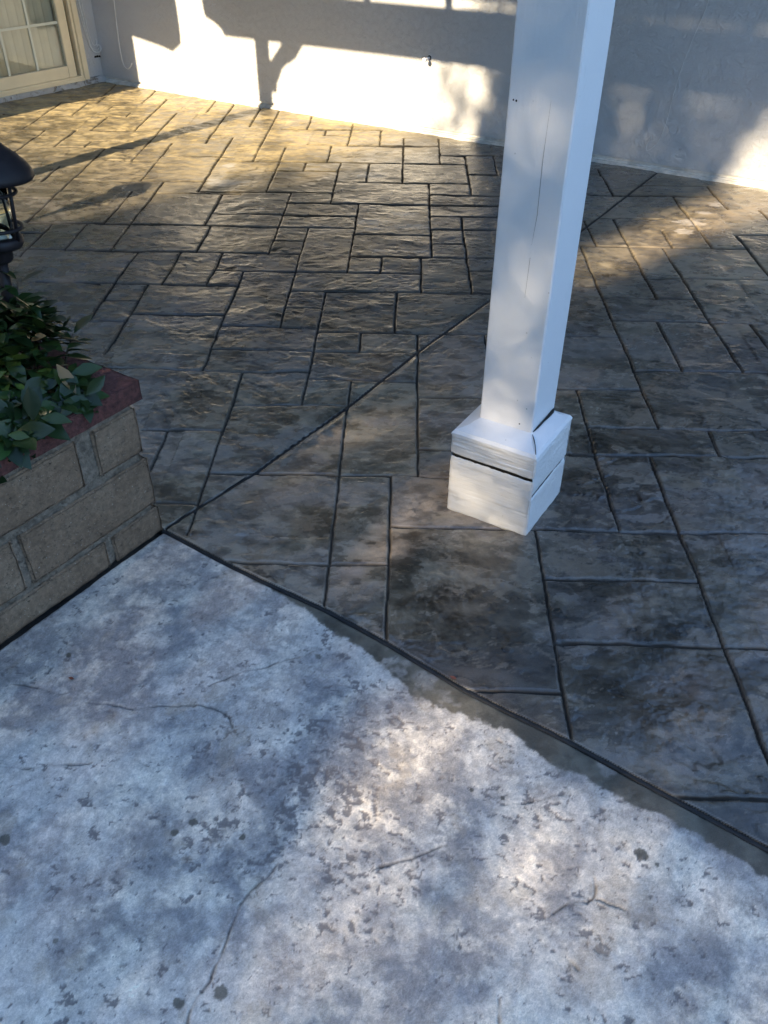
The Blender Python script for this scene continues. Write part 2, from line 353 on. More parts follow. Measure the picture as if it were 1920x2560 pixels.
    hp = hp - 0.012*(1-ss(dcut1, 0.0036, 0.0056))
    # ---- slab relief
    m1 = fbm(X*3.1, Y*3.1, 101, 5, 0.55); m2 = fbm(X*19, Y*19, 111, 5, 0.6); m3 = fbm(X*70, Y*70, 121, 3, 0.6)
    pitf = 0.72*fbm(X*85+2.0*m3, Y*85+2.0*m2, 131, 4, 0.62)+0.28*fbm(X*24, Y*24, 137, 3); pitz = fbm(X*2.2+3, Y*2.2, 141, 3)
    zone = -0.50+1.5*np.exp(-(((X+0.17)/0.24)**2+((Y-0.97)/0.20)**2))+0.55*ss(pitz, 0.48, 0.70)
    pit = ss(pitf, 0.615-0.085*np.clip(zone, -0.5, 1.1), 0.685-0.085*np.clip(zone, -0.5, 1.1))
    dk = np.full(n, 9.0, np.float32)
    lim = np.searchsorted(ys, 1.6)*NU
    cwx = X[:lim]+0.014*(fbm(X[:lim]*22, Y[:lim]*22, 151, 3)-0.5); cwy = Y[:lim]+0.014*(fbm(X[:lim]*22+7, Y[:lim]*22, 157, 3)-0.5)
    side = np.zeros(n, np.float32)
    for pl in CRACKS:
        for (x0, y0), (x1, y1) in zip(pl, pl[1:]):
            L2 = (x1-x0)**2+(y1-y0)**2
            tt = np.clip(((cwx-x0)*(x1-x0)+(cwy-y0)*(y1-y0))/L2, 0, 1)
            d_ = np.hypot(cwx-x0-tt*(x1-x0), cwy-y0-tt*(y1-y0))
            dk[:lim] = np.minimum(dk[:lim], d_)
    ck = (1-ss(dk, 0.0008, 0.0036))*(0.35+0.65*ss(fbm(X*30, Y*30, 161, 2), 0.3, 0.6))
    hs = (m1-0.5)*0.006 + (m2-0.5)*0.0042 + (m3-0.5)*0.0012 - 0.0012*pit - 0.003*ck
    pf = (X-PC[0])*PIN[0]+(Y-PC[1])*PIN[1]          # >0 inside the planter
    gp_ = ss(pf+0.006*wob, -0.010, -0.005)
    hs = hs*(1-flat)
    hs = hs - 0.012*gp_
    # ---- joint between patio and slab
    j2 = 1-ss(np.abs(dcut2)+jn, 0.0052, 0.0072)
    Z = np.where(slab, hs, hp+0.004)
    lipw = (~slab)*(1-ss(np.abs(dcut2), 0.006, 0.018))
    Z = Z - 0.009*(1-ss(np.abs(dcut2), 0.0034, 0.0054))
    # ---- patio colour
    c0 = fbm(X*1.1, Y*1.1, 201, 4); c1 = fbm(X*4.5, Y*7, 211, 5, 0.55); c2 = fbm(X*16, Y*26, 221, 4, 0.6)
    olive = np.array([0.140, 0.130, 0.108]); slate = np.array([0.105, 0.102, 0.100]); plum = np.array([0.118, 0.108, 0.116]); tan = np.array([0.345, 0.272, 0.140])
    k = ss(c1+0.25*(tid-0.5), 0.40, 0.62)[:, None]
    col = olive*(1-k)+slate*k
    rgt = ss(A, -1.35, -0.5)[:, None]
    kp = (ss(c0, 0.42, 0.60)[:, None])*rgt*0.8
    col = col*(1-kp)+plum*kp
    sun_tint = (ss(Bc, 2.6, 4.6)*(1-ss(A, -3.6, -2.2)))[:, None]         # warm sunlight painted into the paving colour by the house
    sun_tint = np.maximum(sun_tint, 0.42*(ss(Bc, 2.9, 4.3)*ss(A, -1.9, -1.0))[:, None])  # weaker painted sunlight for the lit wedge on the right
    col = col*(1-0.88*sun_tint)+tan*0.88*sun_tint
    tone = 0.50+1.0*ss(c2*0.55+c1*0.45, 0.32, 0.68)+0.35*(tid2-0.5)
    wetblot = ss(fbm(X*3.4+2*c2, Y*4.6+2*c1, 231, 5, 0.55), 0.47, 0.53)*rgt[:, 0]
    tone = tone*(1-0.45*wetblot)
    dark = 1-0.45*edge*strength-0.25*(1-ss(rid, 0.55, 0.85))
    col = col*(tone*dark)[:, None]
    hl = np.maximum(ss(fbm(XR*5+c2*2, YR*11+c1, 241, 5, 0.6), 0.57, 0.66)*(0.45+0.55*rgt[:, 0]), 0.8*ss(fbm(X*17+3*c1, Y*24, 243, 5, 0.66), 0.62, 0.68))      # pale wispy streaks and flecks
    hk = (0.42*hl)[:, None]; col = col*(1-hk)+np.array([0.245, 0.218, 0.185])*hk
    for (rx, ry, sx, sy) in RESIDUE:
        s_ = rowsel(ry-sy*2.2, ry+sy*2.2)
        d_ = np.sqrt(((X[s_]-rx)/sx)**2+((Y[s_]-ry)/sy)**2)+1.6*(fbm(X[s_]*20, Y[s_]*40, 251, 4, 0.6)-0.5)
        f = (1-ss(d_, 0.65, 0.9))*0.8
        col[s_] = col[s_]*(1-f[:, None])+np.array([0.46, 0.43, 0.38])*f[:, None]
    grm = np.clip(gr*0.9+0.22*sh, 0, 1)*(1-0.15*sun_tint[:, 0])
    col = col*(1-grm[:, None])+np.array([0.036, 0.034, 0.032])*grm[:, None]
    col = col*(1-j1[:, None])+np.array([0.010, 0.011, 0.013])*j1[:, None]
    edge_glint = (~slab)*(1-ss(np.abs(dcut2-0.0088), 0.001, 0.003))*ss(fbm(X*9, Y*9, 261, 3), 0.40, 0.6)  # painted highlight: pale line where the patio edge catches light
    col = col*(1-0.5*edge_glint[:, None])+np.array([0.28, 0.27, 0.25])*0.5*edge_glint[:, None]
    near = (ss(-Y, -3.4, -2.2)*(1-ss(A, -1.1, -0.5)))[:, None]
    col = col*(0.68+0.26*sun_tint)*(1+near*np.array([1.42, 1.16, 0.84]))*(1+rgt*np.array([0.52, 0.36, 0.22]))
    rough_p = 0.15+0.20*ss(c2, 0.3, 0.7)+0.18*kp[:, 0]-0.10*wetblot+0.6*grm+0.28*sun_tint[:, 0]
    # ---- slab colour
    sA = np.array([0.545, 0.525, 0.50]); sB = np.array([0.255, 0.258, 0.272]); sC = np.array([0.66, 0.63, 0.575])
    w1 = fbm(X*5, Y*5, 401, 4); w2 = fbm(X*5+9, Y*5, 411, 4)
    mA = fbm(X*4.2+1.3*w1, Y*4.2+1.3*w2, 421, 6, 0.62); mB = fbm(X*12+1.2*w2, Y*12+1.2*w1, 431, 6, 0.66); mC = fbm(X*34, Y*34, 441, 5, 0.68)
    k1 = ss(0.62*mA+0.38*mB, 0.36, 0.62)[:, None]
    cs = sB*(1-k1)+sA*k1
    k2 = (ss(0.45*mB+0.55*mC, 0.44, 0.70)*0.8)[:, None]
    cs = cs*(1-k2)+sC*k2
    k3 = (ss(mC+0.35*(mA-0.5), 0.57, 0.68)*0.55*ss(fbm(X*3+5, Y*3, 451, 3), 0.38, 0.6))[:, None]
    cs = cs*(1-k3)+np.array([0.22, 0.215, 0.23])*k3
    k4 = (np.maximum(ss(fbm(X*2.3, Y*2.3+4, 461, 5, 0.6), 0.46, 0.62), 0.8*ss(fbm(X*4.5+2*w1, Y*7.5, 463, 5, 0.62), 0.50, 0.62))*0.50)[:, None]            # bluish-grey stained areas
    cs = cs*(1-k4*np.array([0.40, 0.33, 0.22]))
    cs = cs*(0.70+0.60*m3)[:, None]
    grain = vn(X*420, Y*420, 471)
    cs = cs*(0.80+0.40*grain)[:, None]
    pv = 0.30+0.70*ss(mA, 0.35, 0.65)
    pk = (pit*0.85)[:, None]
    cs = cs*(1-pk)+np.array([0.120, 0.118, 0.13])*pk
    cs = cs*np.array([1.20, 1.09, 0.97])
    cs = cs*(1-0.62*ck[:, None])
    rust = ss(fbm(X*9+11, Y*9, 291, 4, 0.6), 0.66, 0.74)[:, None]*0.25
    cs = cs*(1-rust)+np.array([0.34, 0.26, 0.17])*rust
    wetline = np.interp(A, [c[0] for c in WET], [c[1] for c in WET])
    wv = Bc-wetline+0.046*(fbm(X*24, Y*24, 301, 6, 0.66)-0.5)+0.030*(fbm(A*7, Bc*7, 311, 3)-0.5)
    wet = 0.75*ss(wv, -0.004, 0.005)+0.25*ss(wv, -0.016, 0.012)
    for (dx_, dy_, dr_) in DROPS:
        d_ = np.hypot(X[:lim]-dx_, Y[:lim]-dy_)/dr_+0.9*(fbm(X[:lim]*70, Y[:lim]*70, 321, 3)-0.5)
        wet[:lim] = np.maximum(wet[:lim], 0.9*(1-ss(d_, 0.75, 0.95)))
    dryp = ss(fbm(X*11, Y*11, 331, 4, 0.6), 0.60, 0.70)*0.35
    wk = (wet*(1-dryp))[:, None]
    wetc = np.array([0.105, 0.094, 0.074])*(0.7+0.6*ss(m2, 0.3, 0.7))[:, None]
    cs = cs*(1-wk)+wetc*wk
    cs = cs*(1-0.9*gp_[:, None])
    rough_s = 0.62-0.20*wet+0.12*(m2-0.5)
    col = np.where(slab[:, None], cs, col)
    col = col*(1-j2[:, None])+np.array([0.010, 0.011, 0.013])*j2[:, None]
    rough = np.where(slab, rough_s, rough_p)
    rough = np.maximum(rough, 0.75*np.maximum(j2, np.where(slab, 0, j1)))
    # ---- meshes
    idx = np.arange(NU*NV).reshape(NV, NU)
    quads = np.stack([idx[:-1, :-1], idx[:-1, 1:], idx[1:, 1:], idx[1:, :-1]], -1).reshape(-1, 4)
    fs = slab[quads[:, 0]]
    co = np.stack([X, Y, Z], 1).astype(np.float32)
    rgba = np.concatenate([np.clip(col, 0.004, 0.9), np.ones((n, 1))], 1).astype(np.float32)
    inb = (Bc < WALL_B+0.05)
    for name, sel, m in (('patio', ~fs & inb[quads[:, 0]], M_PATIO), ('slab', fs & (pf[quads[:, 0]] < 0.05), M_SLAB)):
        qd = quads[sel]; used = np.unique(qd); remap = np.zeros(n, np.int64); remap[used] = np.arange(used.size)
        qd = remap[qd]
        me = bpy.data.meshes.new(name)
        me.vertices.add(used.size); me.vertices.foreach_set('co', co[used].ravel())
        me.loops.add(qd.size); me.loops.foreach_set('vertex_index', qd.ravel().astype(np.int32))
        me.polygons.add(len(qd)); me.polygons.foreach_set('loop_start', np.arange(0, qd.size, 4, dtype=np.int32))
        me.polygons.foreach_set('loop_total', np.full(len(qd), 4, np.int32))
        me.polygons.foreach_set('use_smooth', np.ones(len(qd), bool))
        me.update(calc_edges=True)
        ca = me.attributes.new('stain_and_sun', 'FLOAT_COLOR', 'POINT'); ca.data.foreach_set('color', rgba[used].ravel())
        ra = me.attributes.new('gloss', 'FLOAT', 'POINT'); ra.data.foreach_set('value', np.clip(rough[used], 0.08, 1).astype(np.float32))
        o = newobj(name, me, [m]); o['kind'] = 'structure'

def mat_ground(name, bsc, bd, spec):
    m = Mat(name)
    c = m.n('ShaderNodeAttribute', attribute_name='stain_and_sun'); g = m.n('ShaderNodeAttribute', attribute_name='gloss')
    f = m.noise(bsc, 4, 0.65)
    v = m.ramp(m.noise(bsc*2.2, 3, 0.7), [(0.3, (0.78, 0.78, 0.78)), (0.7, (1.2, 1.2, 1.2))])
    col = m.mix(1.0, c.outputs['Color'], v, 'MULTIPLY')
    m.out(col, g.outputs['Fac'], m.bump(f, bd, 0.8))
    sp = m.n('ShaderNodeMapRange'); sp.inputs[1].default_value = 0.45; sp.inputs[2].default_value = 0.75; sp.inputs[3].default_value = spec; sp.inputs[4].default_value = spec*0.12
    m.l(g.outputs['Fac'], sp.inputs[0])
    if spec > 0.4: m.l(sp.outputs[0], m.b.inputs['Specular IOR Level'])
    else: m.b.inputs['Specular IOR Level'].default_value = spec
    if spec > 0.4:
        cw = m.n('ShaderNodeMapRange'); cw.inputs[1].default_value = 0.35; cw.inputs[2].default_value = 0.65; cw.inputs[3].default_value = 0.4; cw.inputs[4].default_value = 0.0
        m.l(g.outputs['Fac'], cw.inputs[0]); m.l(cw.outputs[0], m.b.inputs['Coat Weight']); m.b.inputs['Coat Roughness'].default_value = 0.18
    return m.m
M_PATIO = mat_ground('sealed_stamped_concrete', 170, 0.0016, 0.5)
M_SLAB = mat_ground('dry_textured_concrete', 230, 0.0012, 0.3)
build_ground()
M_CONC = simple('garden_soil', (0.055, 0.055, 0.032), 0.9, 0.3, 3)
M_CONCL = simple('plain_concrete', (0.33, 0.33, 0.34), 0.8, 0.15, 3)
M_CONCD = simple('dark_concrete', (0.12, 0.11, 0.10), 0.5, 0.2, 3)
def joint_strip(label, pts, w, zt):
    o_ = ab(pts[0][0], pts[0][1]); bm = bmesh.new(); P = [p-o_ for p in spline([ab(a, b) for a, b in pts], 24)]
    rows = []
    for i, p in enumerate(P):
        t = (P[min(i+1, len(P)-1)]-P[max(i-1, 0)]).normalized(); s_ = Vector((-t.y, t.x, 0))
        j = random.uniform(-0.0006, 0.0006); ww = w*random.uniform(0.9, 1.1); z = zt+random.uniform(-0.0006, 0.0004)
        rows.append([bm.verts.new(p+s_*(x*ww+j)+Vector((0, 0, z_))) for x, z_ in ((-0.5, -0.012), (-0.5, z-0.0012), (-0.2, z), (0.2, z), (0.5, z-0.0012), (0.5, -0.012))])
    for a_, b_ in zip(rows, rows[1:]):
        for k in range(5): bm.faces.new([a_[k], a_[k+1], b_[k+1], b_[k]])
    return tag(bm_obj('joint_strip', bm, M_JOINT, None, loc=o_, smooth=True), label, 'joint strip')
joint_strip('black joint strip along the edge between the pale slab and the dark patio', [(a, b) for a, b in CUT2 if -1.5 < a < 1]+[(1.2, 1.066)], 0.0105, 0.0022)
joint_strip('black joint strip running diagonally over the patio from the planter corner to the wall', [(a, b) for b, a in CUT1 if b > 1.24], 0.0118, 0.0030)
bm = bmesh.new()
box(bm, -60, 60, -60, 60, -0.30, -0.045)
g = bm_obj('ground', bm, M_CONC); g['kind'] = 'structure'
bm = bmesh.new(); box(bm, -1.55, 3.2, -1.6, 1.29, -0.04, -0.030)
g = bm_obj('slab', bm, M_CONCL, rotz=HA); g['kind'] = 'structure'
# the patio goes on past the detailed sheet, a little lower
bm = bmesh.new(); box(bm, -8.0, 5.0, 1.30, WALL_B+0.3, -0.04, -0.028)
g = bm_obj('patio', bm, M_CONCD, rotz=HA); g['kind'] = 'structure'

# ------------------------------------------------------------------ house: back wall, side wall, sliding door, eave
house = thing('house', 'white stucco house with walls meeting in an inside corner around the patio', 'house', ab(-6.085, WALL_B), HA)
# local axes of the house: x along the back wall (away from the corner), y into the back wall, z up
bm = bmesh.new(); box(bm, -0.9, 11.0, 0.0, 0.25, 0.047, 3.3, 0.0)
back_wall = bm_obj('back_wall', bm, M_STUCCO, house)
bm = bmesh.new()
box(bm, -0.5, 11.0, 0.012, 0.24, -0.02, 0.0465)                              # recessed footing behind the screed
box(bm, 0.03, 11.0, -0.020, 0.0115, -0.01, 0.021, 0.003)
box(bm, 0.03, 11.0, -0.007, 0.0115, 0.0215, 0.030, 0.002)
bm_obj('weep_screed', bm, simple('screed_paint', (0.62, 0.60, 0.55), 0.7, 0.25, 14, 0.003, 40), house)
# side wall: runs from the corner towards the camera, turned slightly off square
SK = math.atan(0.072)
side = bpy.data.objects.new('side_wall', bpy.data.meshes.new('side_wall'))
def side_part(name, bm, mat, smooth=False, parent=None):
    o = bm_obj(name, bm, mat, house if parent is None else parent, smooth=smooth)
    if parent is None: o.rotation_euler = (0, 0, -SK)
    return o
# side-wall local: y towards back wall is +y, camera side is -y; face at x=0, x<0 is inside the wall
bm = bmesh.new()
box(bm, -0.22, 0.006, -0.164, 0.06, 0.195, 6.6, 0.004)                        # right of the door
box(bm, -0.22, -0.006, -0.164, 0.06, 0.058, 0.194)                            # lower recessed band
box(bm, -0.22, 0.0, -2.15, -0.165, 2.16, 6.6)
box(bm, -0.22, 0.0, -9.5, -2.16, 0.058, 6.6)  # walls carried up an added, unseen storey to block sky light
side_wall = side_part('side_wall', bm, M_STUCCO)
def foundation():
    bm = bmesh.new(); N = 170; L = 7.5; rows = 6
    grid = []
    for i in range(N+1):
        y = 0.03-2.3*i/N if i < N else -L
        rr = []
        for j in range(rows+1):
            z = -0.02+0.074*j/rows
            k = np.array([y*14.0]), np.array([z*40.0])
            e = float(fbm(k[0], k[1], 5, 4)[0])-0.5
            rr.append(bm.verts.new((0.012+0.022*e-0.012*max(0, (z-0.03)/0.024), y, z+(0.014*e if j == rows else 0))))
        grid.append(rr)
    for i in range(N):
        for j in range(rows): bm.faces.new([grid[i][j], grid[i+1][j], grid[i+1][j+1], grid[i][j+1]])
    for i in range(N):
        a, b = grid[i][rows], grid[i+1][rows]
        c = bm.verts.new((-0.1, b.co.y, b.co.z)); d = bm.verts.new((-0.1, a.co.y, a.co.z)); bm.faces.new([a, b, c, d])
    return bm
m = Mat('peeling_foundation')
pe = m.ramp(m.noise(13, 6, 0.7, dist=1.0), [(0.54, (0, 0, 0)), (0.60, (1, 1, 1))])
cc = m.mix(pe, (0.50, 0.50, 0.50), (0.30, 0.27, 0.22))
M_FOUND = m.out(cc, 0.9, m.bump(pe, -0.006, 0.9, m.bump(m.noise(50, 5, 0.7), 0.006)))
side_part('foundation', foundation(), M_FOUND)
bm = bmesh.new()
for k in range(9):
    bmesh.ops.create_icosphere(bm, subdivisions=1, radius=random.uniform(0.004, 0.010), matrix=Matrix.Translation((0.006, -0.012-0.006*k+random.uniform(-.003, .003), 0.199+random.uniform(-.004, .010)*(1-k/9))))
side_part('wall_crack', bm, M_DARK)
# sliding door (frame proud of the wall)
door = bpy.data.objects.new('sliding_door', None); S.collection.objects.link(door); door.parent = house
door.rotation_euler = (0, 0, -SK)
def dpart(name, bm, mat): return bm_obj(name, bm, mat, door)
DY = -0.161
bm = bmesh.new()
box(bm, -0.06, 0.030, DY-0.050, DY, 0.054, 2.15, 0.004)
box(bm, -0.06, 0.018, DY-0.072, DY-0.0505, 0.086, 2.15, 0.002)
box(bm, -0.06, 0.030, -2.15, DY-0.0505, 0.050, 0.070, 0.003)
box(bm, -0.06, 0.022, -2.15, DY-0.0505, 0.0705, 0.086, 0.002)
box(bm, -0.06, 0.030, -2.15, DY-0.0505, 2.10, 2.15, 0.003)
box(bm, -0.06, 0.030, -2.15, -2.10, 0.0705, 2.0995, 0.003)
dpart('door_frame', bm, M_BEIGE)
bm = bmesh.new()
P0, P1 = -1.22, DY-0.100                                                      # sliding sash
box(bm, -0.045, 0.004, P1-0.078, P1, 0.0865, 2.095, 0.004)
box(bm, -0.045, 0.004, P0, P0+0.078, 0.0865, 2.095, 0.004)
box(bm, -0.045, 0.004, P0+0.0785, P1-0.0785, 0.0865, 0.170, 0.004)
box(bm, -0.045, 0.004, P0+0.0785, P1-0.0785, 2.02, 2.095, 0.004)
dpart('sash', bm, M_BEIGE)
bm = bmesh.new(); box(bm, -0.060, -0.025, P1+0.0005, DY-0.0725, 0.0865, 2.0995)
dpart('track', bm, simple('track_shadow', (0.22, 0.18, 0.11), 0.6))
bm = bmesh.new(); box(bm, -0.026, -0.020, P0+0.0785, P1-0.0785, 0.1705, 2.0195); dpart('glass_pane', bm, M_GLASS)
bm = bmesh.new(); box(bm, -0.026, -0.020, -2.10, P0-0.02, 0.0865, 2.0995); dpart('glass_pane', bm, M_GLASS)
bm = bmesh.new()
for yy in (-0.600, -0.855, -1.11): box(bm, -0.0190, -0.0130, yy-0.009, yy+0.009, 0.171, 2.019)
for zz in (0.475, 0.785, 1.095, 1.405, 1.715):
    ys_ = [-1.141, -1.1195, -1.1005, -0.8645, -0.8455, -0.6095, -0.5905, P1-0.079]
    for i in range(0, 8, 2): box(bm, -0.0190, -0.0130, ys_[i], ys_[i+1], zz-0.009, zz+0.009)
dpart('muntin', bm, M_MUNT)
# room behind the glass, and blinds
bm = bmesh.new(); box(bm, -2.2, -0.23, -2.6, -0.0, 0.0, 2.6)
bmesh.ops.delete(bm, geom=[f for f in bm.faces if f.normal.x > 0.5 or f.calc_center_median().x > -0.3], context='FACES')
side_part('room', bm, simple('dim_room', (0.30, 0.27, 0.22), 0.9))
bl = thing('vertical_blinds', 'cream vertical blinds hanging behind the glass of the patio door', 'blinds', ab(-6.085, WALL_B), HA-SK)
bm = bmesh.new()
yy = -0.30; k = 0
while yy > -2.1:
    for s_ in (0,):
        tw = R(22+random.uniform(-5, 5)); hw = 0.044
        c, s2 = math.cos(tw), math.sin(tw)
        pts = []
        for f_ in (-1, -0.33, 0.33, 1):
            bow = 0.006*(1-f_*f_)
            pts.append((-0.085+s2*hw*f_+bow*c, yy+c*hw*f_))
        for (xa, ya), (xb, yb) in zip(pts, pts[1:]):
            v = [bm.verts.new(p) for p in ((xa, ya, 0.10), (xb, yb, 0.10), (xb, yb, 2.08), (xa, ya, 2.08))]; bm.faces.new(v)
            v = [bm.verts.new(p) for p in ((xa-0.0015, ya, 0.10), (xb-0.0015, yb, 0.10), (xb-0.0015, yb, 2.08), (xa-0.0015, ya, 2.08))]; bm.faces.new(v[::-1])
    yy -= 0.078; k += 1
o = bm_obj('slats', bm, M_BLIND, bl, smooth=True)
bm = bmesh.new(); box(bm, -0.12, -0.05, -2.12, -0.24, 2.085, 2.15); bm_obj('head_rail', bm, M_BEIGE, bl)
# wing of the house nearer the camera, off to the left: pier and barge board under the roof edge
bm = bmesh.new(); box(bm, -0.6, 0.165, -3.52, -3.41, -0.02, 2.06); bm_obj('pier', bm, M_STUCCO, house)
prof = [(-5.67, .385), (-5.371, .34), (-5.264, .314), (-5.215, .345), (-5.165, .374), (-5.159, .45), (-5.159, .565), (-5.175, .85), (-6.4, 1.30), (-6.4, .385)]
bm = bmesh.new(); prism(bm, [(a+6.085-0.239, z+1.668) for a, z in prof], 'y', -3.44, -3.40)
bm_obj('barge_board', bm, M_ROOF, house)

# ------------------------------------------------------------------ patio cover: posts, beam, roof
POST_A, POST_B = -0.7325, 1.906
cover = thing('patio_cover', 'white painted wooden patio cover on square posts with boxed post base', 'patio cover', ab(POST_A, POST_B), HA)
BEAM_Z = 2.19
def wavy_box(x0, x1, y0, y1, z0, z1, seg, amp, seed, cham=0.006):
    """a box with a subdivided, slightly worn surface"""
    bm = bmesh.new(); box(bm, x0, x1, y0, y1, z0, z1, 0)
    bmesh.ops.bevel(bm, geom=list(bm.edges), offset=cham, segments=1, affect='EDGES')
    n = max(1, int((z1-z0)/seg))
    for k in range(1, n):
        z = z0+(z1-z0)*k/n
        bmesh.ops.bisect_plane(bm, geom=bm.verts[:]+bm.edges[:]+bm.faces[:], plane_co=(0, 0, z), plane_no=(0, 0, 1))
    for v in bm.verts:
        e = float(fbm(np.array([v.co.x*9+v.co.z*7]), np.array([v.co.y*9+v.co.z*11]), seed, 3)[0])-0.5
        v.co.x += amp*e; v.co.y += amp*(float(fbm(np.array([v.co.y*13+v.co.z*23]), np.array([v.co.x*13]), seed+7, 3)[0])-0.5)
    return bm
def sub_boards(post):
    bx0, bx1, by0, by1 = -0.1225, 0.1275, -0.154, 0.096
    # dark core seen through the gaps, resting on the ground
    bm = bmesh.new(); box(bm, bx0+0.009, bx1-0.009, by0+0.009, by1-0.009, 0.002, 0.235); bm_obj('base_core', bm, M_DARK, post)
    def skin(name, z0f, z0s, z1, seed):
        """four mitred boards as a ring; bottom/top heights differ between faces like the gap in the photo"""
        bm = bmesh.new()
        for (p, q, nx, ny) in (((bx0, by0), (bx1, by0), 0, -1), ((bx1, by0), (bx1, by1), 1, 0), ((bx1, by1), (bx0, by1), 0, 1), ((bx0, by1), (bx0, by0), -1, 0)):
            NX, NZ = 64, 26; L = 0.25
            front = []; back = []
            zlo = z0f[0] if ny == -1 else z0f[1]; zhi = z1[0] if ny == -1 else z1[1]
            for i in range(NX+1):
                t = i/NX; cf_, cb_ = [], []
                for j in range(NZ+1):
                    s_ = j/NZ; z = zlo+(zhi-zlo)*s_
                    g_ = float(fbm(np.array([t*3.0+seed+nx*5]), np.array([z*150.0]), seed, 4, 0.6)[0])-0.5
                    g2 = float(fbm(np.array([t*9.0+seed]), np.array([z*60.0+ny*9]), seed+3, 3)[0])-0.5
                    endw = max(0.0, 1-min(t, 1-t)/0.05)
                    d_ = 0.0038*g_+0.0025*g2-0.0035*endw*endw-0.002*max(0, 1-min(s_, 1-s_)/0.06)**2
                    zz = z+(0.004*g2 if j in (0,) else 0)
                    if j == NZ and zlo < 0.1 : zz += 0.003*(float(fbm(np.array([t*30.0]), np.array([1.0+nx]), 77, 2)[0])-0.5)
                    cf_.append(bm.verts.new((p[0]+(q[0]-p[0])*t+nx*d_, p[1]+(q[1]-p[1])*t+ny*d_, zz)))
                front.append(cf_)
            for i in range(NX):
                for j in range(NZ): bm.faces.new([front[i][j], front[i+1][j], front[i+1][j+1], front[i][j+1]])
            for j in (0, NZ):                                    # turn the board edges inwards
                inn = [bm.verts.new((front[i][j].co.x-nx*0.0015, front[i][j].co.y-ny*0.0015, front[i][j].co.z)) for i in range(NX+1)]
                for i in range(NX):
                    f_ = [front[i][j], front[i+1][j], inn[i+1], inn[i]]; bm.faces.new(f_ if j else f_[::-1])
        return bm_obj(name, bm, M_GRAIN, post, smooth=True)
    skin('lower_board', (0.003, 0.002), None, (0.1915, 0.1365), 3)
    skin('upper_board', (0.2015, 0.1440), None, (0.268, 0.262), 5)
    # bevelled top of the base
    bm = bmesh.new()
    h0, h1, h2 = 0.2685, 0.284, 0.294
    def ring(x0, x1, y0, y1, z): return [bm.verts.new((x, y, z)) for x, y in ((x0, y0), (x1, y0), (x1, y1), (x0, y1))]
    rs = [ring(bx0, bx1, by0, by1, 0.262), ring(bx0, bx1, by0, by1, h0-0.001), ring(bx0+0.006, bx1-0.006, by0+0.006, by1-0.006, h1-0.008), ring(bx0+0.030, bx1-0.030, by0+0.030, by1-0.030, h1), ring(-0.07, 0.07, -0.07, 0.07, h2)]
    for a_, b_ in zip(rs, rs[1:]):
        for i in range(4): bm.faces.new([a_[i], a_[(i+1) % 4], b_[(i+1) % 4], b_[i]])
    bm_obj('base_top', bm, M_PAINT, post)
    # split along the mitre and the rotten gap by the post foot
    bm = bmesh.new(); tube(bm, [(0.082, -0.084, 0.2925), (0.094, -0.100, 0.2885), (0.104, -0.116, 0.2865), (0.112, -0.130, 0.2825), (0.1205, -0.1455, 0.277)], [0.0007, 0.0016, 0.0013, 0.0012, 0.0010], 5)
    bm_obj('crack', bm, M_DARK, post)
    bm = bmesh.new()
    tube(bm, [(0.0795, -0.072, 0.294), (0.0805, -0.045, 0.294), (0.081, -0.01, 0.294), (0.082, 0.025, 0.293), (0.081, 0.055, 0.293), (0.079, 0.068, 0.293)], [0.0012, 0.0028, 0.0026, 0.0040, 0.0052, 0.003], 6)
    bm_obj('gap', bm, M_DARK, post)
    fr = -0.0795
    for pts, rd in (([(0.022, fr, 1.10), (0.019, fr-0.0002, 0.98), (0.021, fr, 0.86), (0.016, fr, 0.79)], [0.0001, 0.0003, 0.0004, 0.0001]), ([(0.016, fr, 0.76), (0.014, fr, 0.66)], [0.0003, 0.0002])):
        bm = bmesh.new(); tube(bm, pts, rd, 5); bm_obj('crack', bm, M_DARK, post)
    chips = [(-0.064, 1.092, .0018, 0), (-0.057, 1.091, .0022, 0), (-0.02, 1.43, .0018, 0), (0.040, 0.309, .0020, 0), (0.055, 0.36, .0012, 0)]
    for (x, z, r_, e_) in chips:
        bm = bmesh.new(); bmesh.ops.create_icosphere(bm, subdivisions=2, radius=r_, matrix=Matrix.Diagonal((1, .3 if not e_ else 1, 1.2 if not e_ else 2.4, 1)))
        bm_obj('paint_chip', bm, M_DARK, post, loc=(x, -0.0792, z))
def bracket_mesh(sx):
    P = [(0.061, .303), (.2185, .472), (.3695, .474), (.335, .43), (.3025, .386), (.25, .352), (.215, .338), (.17, .30), (.1465, .251), (.118, .205), (.1075, .139), (0.061, .139)]
    bm = bmesh.new(); prism(bm, [(sx*x, z+1.712) for x, z in P], 'y', -0.04, 0.04); return bm
posts = []
for i, pa in enumerate((0.0, -3.885)):
    zt = BEAM_Z
    W2 = 0.0775 if i == 0 else 0.062
    bm = wavy_box(-W2, W2, -W2-0.0015, W2, 0.27 if i == 0 else 0.0, zt, 0.06, 0.0016, 41+i, 0.0035)
    p = bm_obj('post', bm, M_PAINT, cover, loc=(pa, 0, 0)); posts.append(p)
    for sx in ((1,) if i else (1, -1)): bm_obj('bracket', bracket_mesh(sx), M_PAINT, p)
sub_boards(posts[0])
bm = bmesh.new()
prism(bm, [(-4.425, 2.455), (-4.412, 2.32), (-4.40, 2.30), (-4.33, 2.275), (-4.262, 2.235), (-4.235, BEAM_Z), (0.42, BEAM_Z), (0.42, 2.455)], 'y', -0.05, 0.05)
bm_obj('beam', bm, M_PAINT, cover)
for k in range(8):
    x = -4.2+0.61*k
    bm = bmesh.new(); box(bm, x-0.02, x+0.02, -0.14, WALL_B-POST_B-0.002, 2.4565, 2.66); bm_obj('rafter', bm, M_ROOF, cover)
